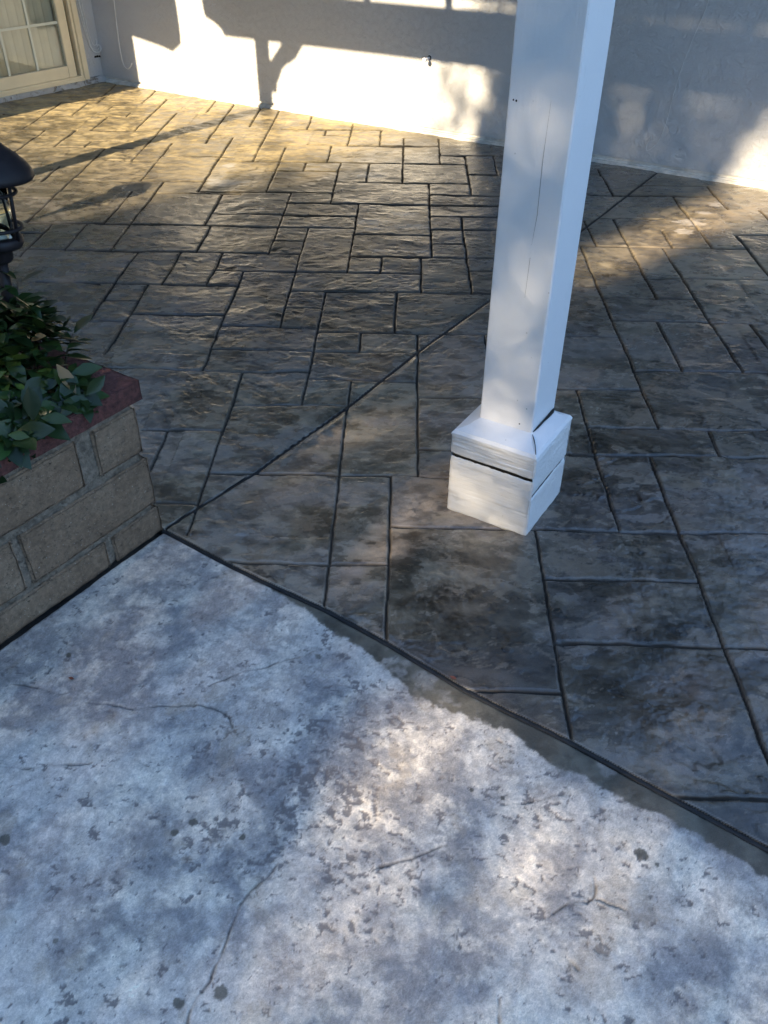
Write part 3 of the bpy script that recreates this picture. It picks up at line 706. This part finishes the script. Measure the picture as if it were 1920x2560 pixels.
bm = bmesh.new(); box(bm, -4.43, 0.45, -0.150, WALL_B-POST_B-0.002, 2.6605, 2.69); bm_obj('roof_sheet', bm, M_ROOF, cover)
bm = bmesh.new(); box(bm, -4.43, 0.45, -0.180, -0.1505, 2.620, 2.80); bm_obj('fascia', bm, M_ROOF, cover)

# ------------------------------------------------------------------ planter of slump block with a brick cap
PL_ANG = R(57.6-180)       # local x runs from the corner towards the camera along the front face, local y into ... left-handed kept by sign
planter = thing('planter', 'raised planter of tan slump blocks with a red brick cap', 'planter', (PC[0], PC[1], 0.0), R(57.6))
# local axes: -x along the face towards the camera, +y into the planter
def block(bm, x0, x1, y0, y1, z0, z1, seed):
    NX = max(4, int((x1-x0)/0.012)); NZ = max(3, int((z1-z0)/0.012)); NY = max(3, int((y1-y0)/0.02))
    def f(u, v): return float(fbm(np.array([u*26.0+seed]), np.array([v*26.0]), seed, 4, 0.6)[0])-0.5
    def face(P, nu, nv, nrm, uo):
        g_ = []
        for i in range(nu+1):
            c_ = []
            for j in range(nv+1):
                s_, t_ = i/nu, j/nv; p = P(s_, t_)
                e_ = min(min(s_, 1-s_)*nu, min(t_, 1-t_)*nv)
                rnd = 0.006*max(0, 1-e_/1.6)**2
                d_ = 0.0075*f(p[0]+p[1]+uo, p[2])-rnd
                c_.append(bm.verts.new((p[0]+nrm[0]*d_, p[1]+nrm[1]*d_, p[2]+nrm[2]*d_)))
            g_.append(c_)
        for i in range(nu):
            for j in range(nv): bm.faces.new([g_[i][j], g_[i+1][j], g_[i+1][j+1], g_[i][j+1]])
    face(lambda s_, t_: (x0+(x1-x0)*s_, y0, z0+(z1-z0)*t_), NX, NZ, (0, -1, 0), 0)
    face(lambda s_, t_: (x1, y0+(y1-y0)*s_, z0+(z1-z0)*t_), NY, NZ, (1, 0, 0), 3)
    face(lambda s_, t_: (x0, y1-(y1-y0)*s_, z0+(z1-z0)*t_), NY, NZ, (-1, 0, 0), 5)
    face(lambda s_, t_: (x0+(x1-x0)*s_, y0+(y1-y0)*t_, z1), NX, NY, (0, 0, 1), 7)
    face(lambda s_, t_: (x0+(x1-x0)*s_, y1-(y1-y0)*t_, z0), NX, NY, (0, 0, -1), 9)
bm = bmesh.new()
TK = 0.11
R1, R2, R3 = (0.272, 0.404), (0.100, 0.250), (0.0, 0.085)
for (x0, x1), (z0, z1), sd_ in (((-0.150, -0.008), R1, 1), ((-0.595, -0.197), R1, 2), ((-1.02, -0.63), R1, 3),
                                ((-0.404, 0.0), R2, 4), ((-0.83, -0.422), R2, 5), ((-1.25, -0.85), R2, 6),
                                ((-0.165, 0.004), R3, 7), ((-0.60, -0.185), R3, 8), ((-1.02, -0.62), R3, 9)):
    block(bm, x0, x1, 0.0, TK, z0, z1, sd_)
for k in range(6):                                                         # the end wall, square to the face
    for (z0, z1), off in ((R1, 0.2), (R2, 0.0), (R3, 0.2)):
        y0 = 0.125+0.42*k-(off if k else 0); y1 = y0+0.40-(off if k == 0 else 0)
        if y1 > y0+0.1: block(bm, -TK, -0.006, y0, y1, z0, z1, 20+k+int(z0*50))
bm_obj('block_wall', bm, M_BLOCK, planter, smooth=True)
def rough_slab(x0, x1, y0, y1, z0, z1, step, amp, seed):
    bm = bmesh.new()
    NX, NY, NZ = max(1, int((x1-x0)/step)), max(1, int((y1-y0)/step)), max(1, int((z1-z0)/step))
    def f(a_, b_, c_): return float(fbm(np.array([a_*30+c_*17]), np.array([b_*30+c_*29]), seed, 4, 0.6)[0])-0.5
    def face(P, nu, nv, nrm):
        g_ = [[None]*(nv+1) for _ in range(nu+1)]
        for i in range(nu+1):
            for j in range(nv+1):
                p = P(i/nu, j/nv); d_ = amp*f(*p)
                e_ = min(min(i, nu-i), min(j, nv-j)); d_ -= 0.003*max(0, 1-e_/1.5)
                g_[i][j] = bm.verts.new((p[0]+nrm[0]*d_, p[1]+nrm[1]*d_, p[2]+nrm[2]*d_))
        for i in range(nu):
            for j in range(nv): bm.faces.new([g_[i][j], g_[i+1][j], g_[i+1][j+1], g_[i][j+1]])
    face(lambda s_, t_: (x0+(x1-x0)*s_, y0, z0+(z1-z0)*t_), NX, NZ, (0, -1, 0))
    face(lambda s_, t_: (x1, y0+(y1-y0)*s_, z0+(z1-z0)*t_), NY, NZ, (1, 0, 0))
    face(lambda s_, t_: (x0+(x1-x0)*s_, y0+(y1-y0)*t_, z1), NX, NY, (0, 0, 1))
    face(lambda s_, t_: (x1-(x1-x0)*s_, y1, z0+(z1-z0)*t_), NX, NZ, (0, 1, 0))
    face(lambda s_, t_: (x0, y1-(y1-y0)*s_, z0+(z1-z0)*t_), NY, NZ, (-1, 0, 0))
    return bm
bm = rough_slab(-1.25, -0.016, 0.009, TK-0.01, 0.0, 0.424, 0.010, 0.012, 51)
bm2 = rough_slab(-TK+0.01, -0.017, TK, 2.6, 0.0, 0.424, 0.02, 0.008, 52)
me2 = bpy.data.meshes.new('t'); bm2.to_mesh(me2); bm2.free(); bm.from_mesh(me2); bpy.data.meshes.remove(me2)
bm_obj('mortar', bm, M_MORTAR, planter, smooth=True)
bm = rough_slab(-1.25, 0.010, -0.012, 0.135, 0.4245, 0.479, 0.009, 0.006, 55)
bm2 = rough_slab(-0.135, 0.009, 0.1355, 2.6, 0.4245, 0.478, 0.02, 0.006, 56)
me2 = bpy.data.meshes.new('t'); bm2.to_mesh(me2); bm2.free(); bm.from_mesh(me2); bpy.data.meshes.remove(me2)
bm_obj('cap', bm, M_CAP, planter, smooth=True)
bm = bmesh.new(); box(bm, -1.25, -0.13, 0.13, 2.6, 0.30, 0.43); bm_obj('soil', bm, M_SOIL, planter)

# ------------------------------------------------------------------ shrub
def leaf_into(V, F, T, pos, nrm, direc, L, W, tone, curl=0.2):
    nrm = nrm.normalized(); d = (direc-nrm*direc.dot(nrm)).normalized(); s_ = d.cross(nrm)
    prof = ((0.0, 0.06), (0.2, 0.55), (0.45, 1.0), (0.68, 0.86), (0.87, 0.42), (1.0, 0.03))
    base = len(V)
    for t, wd in prof:
        droop = -curl*L*t*t
        c = pos+d*(L*t)+nrm*droop
        e = wd*W*0.5; up = nrm*(0.22*e)
        V += [c-s_*e+up, c, c+s_*e+up]; T += [tone]*3
    for k in range(len(prof)-1):
        a_ = base+3*k
        F += [(a_, a_+1, a_+4, a_+3), (a_+1, a_+2, a_+5, a_+4)]
def mesh_from(name, V, F, T, mat, parent=None, smooth=True):
    me = bpy.data.meshes.new(name); me.from_pydata([tuple(v) for v in V], [], F)
    at = me.attributes.new('tone', 'FLOAT', 'POINT'); at.data.foreach_set('value', np.array(T, np.float32))
    if smooth: me.polygons.foreach_set('use_smooth', np.ones(len(F), bool))
    me.update()
    return newobj(name, me, [mat], parent)
def planter_pt(s_, w_, z): return Vector((PC[0]-s_*PDIR[0]+w_*PIN[0], PC[1]-s_*PDIR[1]+w_*PIN[1], z))
shrub = thing('shrub', 'low dark green glossy-leaved shrub filling the block planter and spilling over its red cap', 'shrub', (PC[0], PC[1], 0.43))
V, F, T = [], [], []
sbm = bmesh.new(); O = Vector((PC[0], PC[1], 0.43))
ROOT = planter_pt(0.22, 0.30, 0.40)
def tip(s_, w_, z, out, nl, size, stem_from=None):
    p = planter_pt(s_, w_, z)-O; out = out.normalized()
    if stem_from is not None: tube(sbm, [ROOT-O, stem_from-O, (stem_from-O)*0.4+p*0.6+Vector((0, 0, 0.01)), p], [0.006, 0.004, 0.003, 0.002], 5)
    a0_ = random.uniform(0, 6.28)
    u_ = out.cross(Vector((0.3, 0.9, 0.2))).normalized(); v_ = out.cross(u_)
    for k in range(nl):
        an_ = a0_+2.399*k; lvl = k/max(1, nl-1)
        radial = u_*math.cos(an_)+v_*math.sin(an_)
        tilt = 0.25+0.75*(1-lvl)
        d_ = radial*tilt+out*(1.1-tilt)*0.9+Vector((0, 0, -0.12))
        n_ = out*tilt+Vector((0, 0, 0.5))-radial*(0.6-0.5*tilt)
        L = size*random.uniform(0.6, 1.25)
        leaf_into(V, F, T, p-out*0.02*(1-lvl)+d_.normalized()*0.006, n_+Vector((random.uniform(-.3, .3), random.uniform(-.3, .3), random.uniform(-.1, .2))), d_, L, L*random.uniform(0.42, 0.58), min(1, random.betavariate(1.6, 2.2)*0.9+(0.35 if random.random() < 0.05 else 0)+(0.5 if random.random() < 0.02 else 0)), random.uniform(0.02, 0.28))
rs_ = random.Random(21)
def mound_h(s_, w_):
    hw = 0.535+0.03*math.sin(7*s_+1)+0.07*math.exp(-((w_-0.30)/0.13)**2)*math.exp(-((s_-0.10)/0.16)**2)
    edge = min(1.0, max(0.0, (w_+0.0)/0.13))
    end = min(1.0, max(0.0, (s_+0.03)/0.09))
    return 0.455+(hw-0.455)*(edge**0.6)*(end**0.6)
for k in range(560):
    s_ = rs_.uniform(0.012, 0.62); w_ = rs_.uniform(0.02, 0.80)
    if (s_ < 0.06 and w_ < 0.17) or (s_ < 0.12 and w_ < 0.09): continue
    z = mound_h(s_, w_)-abs(rs_.gauss(0, 0.022))
    out = Vector((0, 0, 1.0)) + Vector((PDIR[0], PDIR[1], 0))*(0.7 if s_ < 0.12 else 0.1) + Vector((-PIN[0], -PIN[1], 0))*(0.9 if w_ < 0.12 else 0.15)
    out += Vector((rs_.uniform(-.5, .5), rs_.uniform(-.5, .5), 0))
    tip(s_, w_, z, out, rs_.randint(4, 7), rs_.uniform(0.050, 0.070), planter_pt(s_*0.9+0.06, w_*0.85+0.07, 0.42) if k % 3 == 0 else None)
# leaves hanging over the cap
for k in range(60):
    s_ = rs_.uniform(0.13, 0.60); w_ = rs_.uniform(0.0, 0.06)
    tip(s_, w_, 0.487+rs_.uniform(0, 0.02), Vector((-PIN[0]*1.3, -PIN[1]*1.3, 0.45)), rs_.randint(3, 5), rs_.uniform(0.056, 0.074), None)
# upright sprigs by the lantern
for (s_, w_, z, nl) in ((0.03, 0.33, 0.665, 4), (0.05, 0.31, 0.63, 4), (0.02, 0.27, 0.60, 5), (0.06, 0.22, 0.60, 6), (0.03, 0.385, 0.655, 3), (0.02, 0.17, 0.565, 5)):
    tip(s_, w_, z, Vector((rs_.uniform(-.2, .2), rs_.uniform(-.2, .2), 1)), nl, 0.062, planter_pt(s_+0.05, w_+0.03, 0.43))
mesh_from('foliage', V, F, T, M_LEAF, shrub)
bm_obj('stems', sbm, M_STEM, shrub, smooth=True)

# ------------------------------------------------------------------ lanterns
def lantern(loc, tilt, label, group):
    t = thing('path_lantern', label, 'garden lamp', loc, 0, group)
    t.rotation_euler = tilt
    H = 0.315                                    # rim height above the origin
    bm = bmesh.new()
    lathe(bm, [(0.0, H+0.083), (0.014, H+0.082), (0.030, H+0.076), (0.046, H+0.066), (0.050, H+0.0645), (0.052, H+0.0615), (0.066, H+0.051), (0.075, H+0.0435), (0.079, H+0.042), (0.081, H+0.0385), (0.094, H+0.027), (0.104, H+0.014), (0.109, H+0.003), (0.1095, H-0.004), (0.106, H-0.009), (0.098, H-0.008), (0.05, H+0.004), (0.0, H+0.006)], 56)
    bm_obj('cap', bm, M_BRONZE, t, smooth=True)
    cage = bmesh.new()
    def ring(z, r_, rt):
        n1_, n2_ = 40, 8; rr = []
        for i in range(n1_):
            a_ = 2*math.pi*i/n1_
            rr.append([cage.verts.new(((r_+rt*math.cos(2*math.pi*j/n2_))*math.cos(a_), (r_+rt*math.cos(2*math.pi*j/n2_))*math.sin(a_), z+rt*0.9*math.sin(2*math.pi*j/n2_))) for j in range(n2_)])
        for i in range(n1_):
            for j in range(n2_): cage.faces.new([rr[i][j], rr[(i+1) % n1_][j], rr[(i+1) % n1_][(j+1) % n2_], rr[i][(j+1) % n2_]])
    ring(H-0.040, 0.062, 0.0048); ring(H-0.121, 0.062, 0.0048)
    for k in range(4):
        a_ = R(-22+90*k); c_, s_ = math.cos(a_), math.sin(a_)
        tube(cage, [(0.060*c_, 0.060*s_, H-0.004), (0.059*c_, 0.059*s_, H-0.148)], 0.0046, 8)
    bm_obj('cage', cage, M_BRONZE, t, smooth=True)
    bm = bmesh.new(); lathe(bm, [(0.043, H-0.004), (0.043, H-0.146), (0.0405, H-0.146), (0.0405, H-0.004)], 40, True); bm_obj('glass', bm, M_GLASSL, t, smooth=True)
    bm = bmesh.new(); lathe(bm, [(0.0, H-0.126), (0.012, H-0.128), (0.020, H-0.132), (0.024, H-0.138), (0.024, H-0.143), (0.0, H-0.143)], 24); bm_obj('bulb', bm, simple('frosted_bulb', (0.62, 0.6, 0.55), 0.5), t, smooth=True)
    bm = bmesh.new(); lathe(bm, [(0.0, H-0.1435), (0.055, H-0.144), (0.060, H-0.146), (0.061, H-0.160), (0.056, H-0.169), (0.034, H-0.176), (0.031, H-0.180), (0.031, H-0.198), (0.026, H-0.206), (0.016, H-0.209), (0.0, H-0.209)], 40); bm_obj('base_cup', bm, M_BRONZE, t, smooth=True)
    bm = bmesh.new(); tube(bm, [(0, 0, H-0.205), (0, 0, 0.0), (0, 0, -0.25)], 0.0155, 20); bm_obj('pole', bm, M_BRONZE, t, smooth=True)
    return t
lantern((-1.007, 1.985, 0.6), (R(-2.7), R(4.0), R(10)), 'dark bronze path lantern with domed cap standing in the shrub at the left edge', 'path lanterns in the planter')
T2L = 1.06/math.tan(R(SUN_EL))
l2x, l2y = -1.60-T2L*math.cos(R(SUN_AZ)), 4.84-T2L*math.sin(R(SUN_AZ))
lantern((l2x, l2y, 0.745), (0, R(3), 0), 'second path lantern at the far end of the planter, outside the picture to the left', 'path lanterns in the planter')

# ------------------------------------------------------------------ small things on the walls and the ground
def wall_cable(label, pts, rad=0.003):
    o_ = ab(*pts[0]); bm = bmesh.new(); tube(bm, [p-o_ for p in spline([ab(*p) for p in pts])], rad, 7)
    o = bm_obj('cable', bm, M_CABLE, None, loc=o_, smooth=True); return tag(o, label, 'cable')
WB = WALL_B-0.006
wall_cable('thin white cable hanging in a hook shape on the back wall beside the corner', [(-5.80, WB, 0.95), (-5.813, WB, 0.613), (-5.829, WB, 0.419), (-5.834, WB, 0.249), (-5.823, WB, 0.158), (-5.785, WB-0.004, 0.133), (-5.742, WB-0.012, 0.15), (-5.703, WB-0.022, 0.183)], 0.005)
wall_cable('thin painted cable on the shaded back wall ending in a hook, right of the post', [(-1.25, WB+.004, 1.25), (-1.273, WB+.004, 0.91), (-1.313, WB+.004, 0.73), (-1.344, WB+.004, 0.576), (-1.361, WB+.004, 0.434), (-1.369, WB+.003, 0.288), (-1.395, WB, 0.172), (-1.448, WB-.006, 0.116), (-1.455, WB-.006, 0.15), (-1.445, WB+.002, 0.189)], 0.0018)
def sw(b, z, off=0.016):
    return (-6.085+0.072*(b-WALL_B)+off, b, z)
wall_cable('bundle strand of white cable looped low on the side wall beside the door', [sw(5.275, 0.95), sw(5.285, 0.62), sw(5.30, 0.45), sw(5.315, 0.31), sw(5.33, 0.255), sw(5.355, 0.235, .022), sw(5.385, 0.235, .03), sw(5.405, 0.255, .03), sw(5.395, 0.285, .022), sw(5.375, 0.27, .02)], 0.005)
wall_cable('white cable hanging straight beside the door frame, left of the looped one', [sw(5.258, 0.95, .013), sw(5.266, 0.6, .013), sw(5.29, 0.42, .013), sw(5.312, 0.29, .016), sw(5.335, 0.262, .02), sw(5.365, 0.25, .03), sw(5.39, 0.262, .03)], 0.0034)
wall_cable('grey cable nearest the corner on the side wall, ending in a short curl', [sw(5.30, 0.95, .013), sw(5.312, 0.6, .013), sw(5.325, 0.40, .013), sw(5.345, 0.30, .014), sw(5.37, 0.285, .02), sw(5.385, 0.31, .02), sw(5.38, 0.33, .014)], 0.003)
kb = thing('wall_knob', 'round white knob sticking out of the sunlit back wall', 'knob', ab(-2.98, WALL_B, 0.473), HA)
bm = bmesh.new(); bmesh.ops.create_uvsphere(bm, u_segments=24, v_segments=14, radius=0.0145, matrix=Matrix.Translation((0, -0.066, -0.004))); bm_obj('ball', bm, M_PAINT, kb, smooth=True)
bm = bmesh.new(); tube(bm, [(0, -0.056, -0.003), (0, -0.0005, 0)], [0.0075, 0.0085], 14); bm_obj('stem', bm, M_PAINT, kb, smooth=True)
bm = bmesh.new(); tube(bm, [(0, -0.006, 0), (0, -0.0008, 0)], [0.013, 0.0145], 20); bm_obj('collar', bm, M_DARK, kb, smooth=True)
def dead_leaf(x, y, z, L, rz, label):
    V, F, T = [], [], []
    leaf_into(V, F, T, Vector((-L/2, 0, 0)), Vector((0.1, 0.35, 1)), Vector((1, 0, 0)), L, L*0.5, 0.4, -0.1)
    n = len(V); V += [v+Vector((0, 0, -0.0012)) for v in V]; F += [tuple(n+i for i in f[::-1]) for f in F]; T = T*2
    o = mesh_from('dead_leaf', V, F, T, M_DEAD); o.location = (x, y, z); o.rotation_euler = (R(20), 0, rz); return tag(o, label, 'leaf')
dead_leaf(0.131, 1.300, 0.010, 0.017, R(-30), 'small curled red-brown leaf caught in the dark joint between slab and patio')
dead_leaf(-0.749, 1.272, 0.005, 0.014, R(-15), 'tiny brown leaf lying on the pale slab near the planter')

# ------------------------------------------------------------------ trees behind the camera that shade the yard
def t_lit(p, q):
    """share of sunlight let through the crowns, in the plane square to the sun"""
    L = np.interp(p, [-6.5, -4.214, -4.05, -3.8, -3.74, -3.66, -3.39, -3.29, -3.2, -3.01, -2.76], [0.95, 1.05, 1.08, 1.15, 1.30, 1.50, 1.55, 1.75, 1.97, 2.14, 2.29])
    pr = np.interp(q, [1.5, 1.75, 1.98, 2.14, 2.33, 2.7, 3.1], [-3.40, -3.25, -3.12, -3.00, -2.96, -2.82, -2.70])
    T = ss(q-L, -0.07, 0.05)*np.where(p < pr-0.45, 1.0, np.interp(pr-p, [0.0, 0.10, 0.38, 0.45], [0.0, 0.38, 0.5, 1.0]))
    pl = np.interp(q, [1.42, 1.48, 1.68, 1.95, 2.14, 2.3, 2.52, 2.76, 2.85], [-1.5, -1.58, -1.56, -1.457, -1.365, -1.33, -1.26, -1.12, -1.0])
    p2 = np.interp(q, [1.42, 1.54, 1.76, 1.97, 2.15, 2.4, 2.85], [-1.42, -1.30, -1.19, -1.08, -0.965, -0.8, -0.8])
    T = np.maximum(T, np.interp(q, [1.36, 1.47, 1.65, 2.0, 2.75, 2.9], [0, .45, .95, 1.0, .4, 0])*ss(p-pl, -0.05, 0.07)*ss(p2-p, -0.05, 0.10))
    for (gp, gq, sp, sq, a) in ((-0.63, .45, .07, .045, .75), (-.50, .44, .10, .035, .65), (-.38, .455, .06, .025, .6), (-.57, .375, .09, .05, .7), (-.45, .31, .12, .05, .42),
                                (-.55, .24, .06, .05, .3), (-.26, .38, .08, .04, .45), (-.10, .42, .07, .03, .45), (-.10, .33, .09, .04, .35), (-.30, .25, .10, .04, .36),
                                (-.43, .19, .06, .03, .3), (-.18, .60, .06, .04, .22), (-1.67, .70, .07, .03, .26), (-1.56, .74, .03, .02, .2), (-1.78, .90, .06, .022, .26), (-2.22, 1.08, .07, .025, .30), (-2.0, 1.0, .04, .02, .2),
                                (-2.24, .90, .07, .025, .26), (-.05, .80, .06, .04, .20), (-1.95, 2.5, .05, .14, .13), (-.90, .76, .17, .17, .175), (-.86, 1.03, .09, .10, .20), (-.83, 1.18, .06, .05, .15), (-.89, 1.30, .05, .05, .12), (-.84, 1.42, .06, .05, .09), (-.795, 1.62, .022, .12, .11), (-.35, .33, .42, .13, .10), (-.59, .39, .10, .12, .60), (-.42, .30, .07, .09, .40), (-.14, .38, .08, .09, .40), (-1.1, .22, .3, .10, .06), (.2, .4, .3, .12, .08), (-1.65, .78, .42, .28, .10), (-.1, .68, .3, .2, .06)):
        T = np.maximum(T, a*np.exp(-((p-gp)/sp)**2-((q-gq)/sq)**2))
    return np.clip(T, 0, 1)
def build_trees():
    E1 = np.array([math.sin(R(SUN_AZ)), -math.cos(R(SUN_AZ)), 0.0]); SV = -np.array(LIGHT)
    ce, se = math.cos(R(SUN_EL)), math.sin(R(SUN_EL))
    E2 = np.array([math.cos(R(SUN_AZ))*se, math.sin(R(SUN_AZ))*se, ce])
    n = 760000
    p = RNG.uniform(-10, 9.3, n); q = RNG.uniform(-3.4, 9.6, n)
    lai = np.minimum(-np.log(np.clip(t_lit(p, q), 0.012, 1)), 4.4)
    top = 9.0-0.10*np.clip(p, 0, 20)+0.35*np.sin(p*2.1)+0.3*np.sin(p*5.3)
    lai = np.where(q > 3.3, np.where(q < top, 3.2, 0), lai)  # upper crowns added above the sun gap to block sky light
    finez = (p > -2.7) & (p < 0.6) & (q > -0.4) & (q < 3.2)
    lai = np.where(finez, 0, lai)
    lai = np.where(p < -6.3, 3.6*(q < top), lai)  # left end filled with leaves to block sky glow
    area = 19.3*13.0; leaf_a = np.where(q > 3.3, 0.0055, 0.0021)
    keep = RNG.uniform(0, 1, n) < lai*area/(leaf_a*n)
    p, q = p[keep], q[keep]
    dep = 10.0+RNG.normal(0, 0.55, p.size)
    pos = p[:, None]*E1+q[:, None]*E2+dep[:, None]*SV
    kinds = [(-8.4, 'tall', 'unseen tall leafy tree added behind the viewer to block sky light, far left end of the row'), (-5.3, 'low', 'low bushy tree behind the viewer in front of the leftmost tall tree'), (-3.6, 'low', 'low bushy tree behind the viewer next to the second tall tree'),
             (-2.2, 'tall', 'tall leafy tree behind the viewer, second tall one from the left'), (0.6, 'tall', 'tall leafy tree behind the viewer in line with the white post'), (4.2, 'tall', 'unseen tall leafy tree added behind the viewer to block sky light, second from the right end of the row'), (7.2, 'tall', 'unseen tall leafy tree added behind the viewer to block sky light, far right end of the row')]
    cen = np.array([k_[0] for k_ in kinds]); low = np.array([k_[1] == 'low' for k_ in kinds])
    dist = np.abs(p[:, None]+0.25*np.sin(q*3)[:, None]-cen[None])
    dist = dist+np.where(low[None] & (q[:, None] > 2.6), 99, 0)
    owner = np.argmin(dist, 1)
    for i, (cp, kind, label) in enumerate(kinds):
        own = owner == i; P = pos[own]; k = len(P); qq = q[own]
        base = np.array([cp*E1[0]+10*SV[0], cp*E1[1]+10*SV[1], 0.0])
        t = thing('shade_tree', label, 'tree', tuple(base), 0, 'trees behind the camera')
        rel = P-base
        nr = RNG.normal(0, 1, (k, 3))+SV*0.9; nr /= np.linalg.norm(nr, axis=1)[:, None]
        d = np.cross(nr, RNG.normal(0, 1, (k, 3))); d /= np.linalg.norm(d, axis=1)[:, None]; s = np.cross(nr, d)
        L = np.where(qq > 3.3, RNG.uniform(0.14, 0.20, k), RNG.uniform(0.085, 0.125, k))[:, None]; Wd = L*0.33
        quad = np.stack([rel-d*L*0.5, rel+s*Wd, rel+d*L*0.5, rel-s*Wd], 1).reshape(-1, 3)
        me = bpy.data.meshes.new('crown')
        me.from_pydata(quad.tolist(), [], np.arange(4*k).reshape(-1, 4).tolist())
        at = me.attributes.new('tone', 'FLOAT', 'POINT'); at.data.foreach_set('value', np.repeat(RNG.uniform(0, 0.9, k), 4).astype(np.float32))
        newobj('crown', me, [M_TREELEAF], t)
        bm = bmesh.new()
        if kind == 'low':
            tube(bm, [(0, 0, -0.1), (0.05, 0.02, 1.2), (0.02, -0.04, 2.4), (0, 0.03, 4.4)], [0.12, 0.10, 0.07, 0.02], 10)
            tgt = rel[qq < 0.6]; z0 = 1.6; dz = 0.22
        else:
            tube(bm, [(0, 0, -0.1), (0.06, 0.02, 2.0), (0.02, -0.05, 4.5), (0, 0.03, 8.0), (0.05, 0, 10.5)], [0.24, 0.20, 0.16, 0.10, 0.02], 12)
            tgt = rel[qq > 4.2]; z0 = 7.7; dz = 0.25
        for kk in range(9):
            z_ = z0+dz*kk; e_ = tgt[RNG.integers(0, len(tgt))]
            tube(bm, [(0.02, 0, z_), (0.5*e_[0]+0.02, 0.5*e_[1], 0.5*(z_+e_[2])+0.15), tuple(e_)], [0.05, 0.03, 0.008], 6)
        bm_obj('trunk', bm, M_BARK, t, smooth=True)
    # a finer-leaved tree farther back, whose small leaves dapple the post and the slab
    n = 240000
    p = RNG.uniform(-2.8, 0.7, n); q = RNG.uniform(-0.5, 3.3, n)
    lai = np.minimum(-np.log(np.clip(t_lit(p, q), 0.012, 1)), 4.2)
    keep = RNG.uniform(0, 1, n) < lai*3.5*3.8/(0.00072*n)
    p, q = p[keep], q[keep]; k = p.size
    dep = 14.5+RNG.normal(0, 0.6, k)
    P = p[:, None]*E1+q[:, None]*E2+dep[:, None]*SV
    base = np.array([-1.0*E1[0]+14.5*SV[0], -1.0*E1[1]+14.5*SV[1], 0.0])
    t = thing('shade_tree', 'fine-leaved tree standing alone farther back behind the row of trees', 'tree', tuple(base), 0, 'trees behind the camera')
    rel = P-base
    nr = RNG.normal(0, 1, (k, 3))+SV*0.9; nr /= np.linalg.norm(nr, axis=1)[:, None]
    d = np.cross(nr, RNG.normal(0, 1, (k, 3))); d /= np.linalg.norm(d, axis=1)[:, None]; s = np.cross(nr, d)
    L = RNG.uniform(0.05, 0.07, k)[:, None]; Wd = L*0.33
    quad = np.stack([rel-d*L*0.5, rel+s*Wd, rel+d*L*0.5, rel-s*Wd], 1).reshape(-1, 3)
    me = bpy.data.meshes.new('crown'); me.vertices.add(4*k); me.vertices.foreach_set('co', quad.astype(np.float32).ravel())
    me.loops.add(4*k); me.loops.foreach_set('vertex_index', np.arange(4*k, dtype=np.int32)); me.polygons.add(k)
    me.polygons.foreach_set('loop_start', np.arange(0, 4*k, 4, dtype=np.int32)); me.polygons.foreach_set('loop_total', np.full(k, 4, np.int32)); me.update(calc_edges=True)
    at = me.attributes.new('tone', 'FLOAT', 'POINT'); at.data.foreach_set('value', np.repeat(RNG.uniform(0, 0.9, k), 4).astype(np.float32))
    newobj('crown', me, [M_TREELEAF], t)
    bm = bmesh.new(); tube(bm, [(0, 0, -0.1), (0.06, 0.02, 2.0), (0.0, -0.05, 4.2), (0.05, 0.03, 6.2)], [0.2, 0.16, 0.11, 0.04], 12)
    bm_obj('trunk', bm, M_BARK, t, smooth=True)
build_trees()

# unseen fence added to block low sky behind and right of the viewer
def fence(label, a0, a1):
    d = Vector((a1[0]-a0[0], a1[1]-a0[1], 0)); L = d.length
    t = thing('added_fence', label, 'fence', a0, math.atan2(d.y, d.x), 'added fences that block low sky light')
    bm = bmesh.new(); x = 0.0
    while x < L-0.14:
        box(bm, x, x+0.138, -0.011, 0.011, -0.05, 2.25); x += 0.142
    bm_obj('boards', bm, M_FENCE, t)
    for k in range(int(L/2.4)+1):
        bm = bmesh.new(); box(bm, 2.4*k-0.05, 2.4*k+0.05, 0.0115, 0.11, -0.05, 2.3, 0.004); bm_obj('fence_post', bm, M_FENCE, t)
M_FENCE = simple('fence_wood', (0.12, 0.09, 0.06), 0.8, 0.3, 4, 0.003, 40)
fence('unseen brown board fence added behind the viewer to block low sky light', tuple(ab(-7.5, -9.6)), tuple(ab(9.0, -9.6)))
fence('unseen brown board fence added on the right side to block low sky light', tuple(ab(9.05, -9.5)), tuple(ab(9.05, 5.2)))
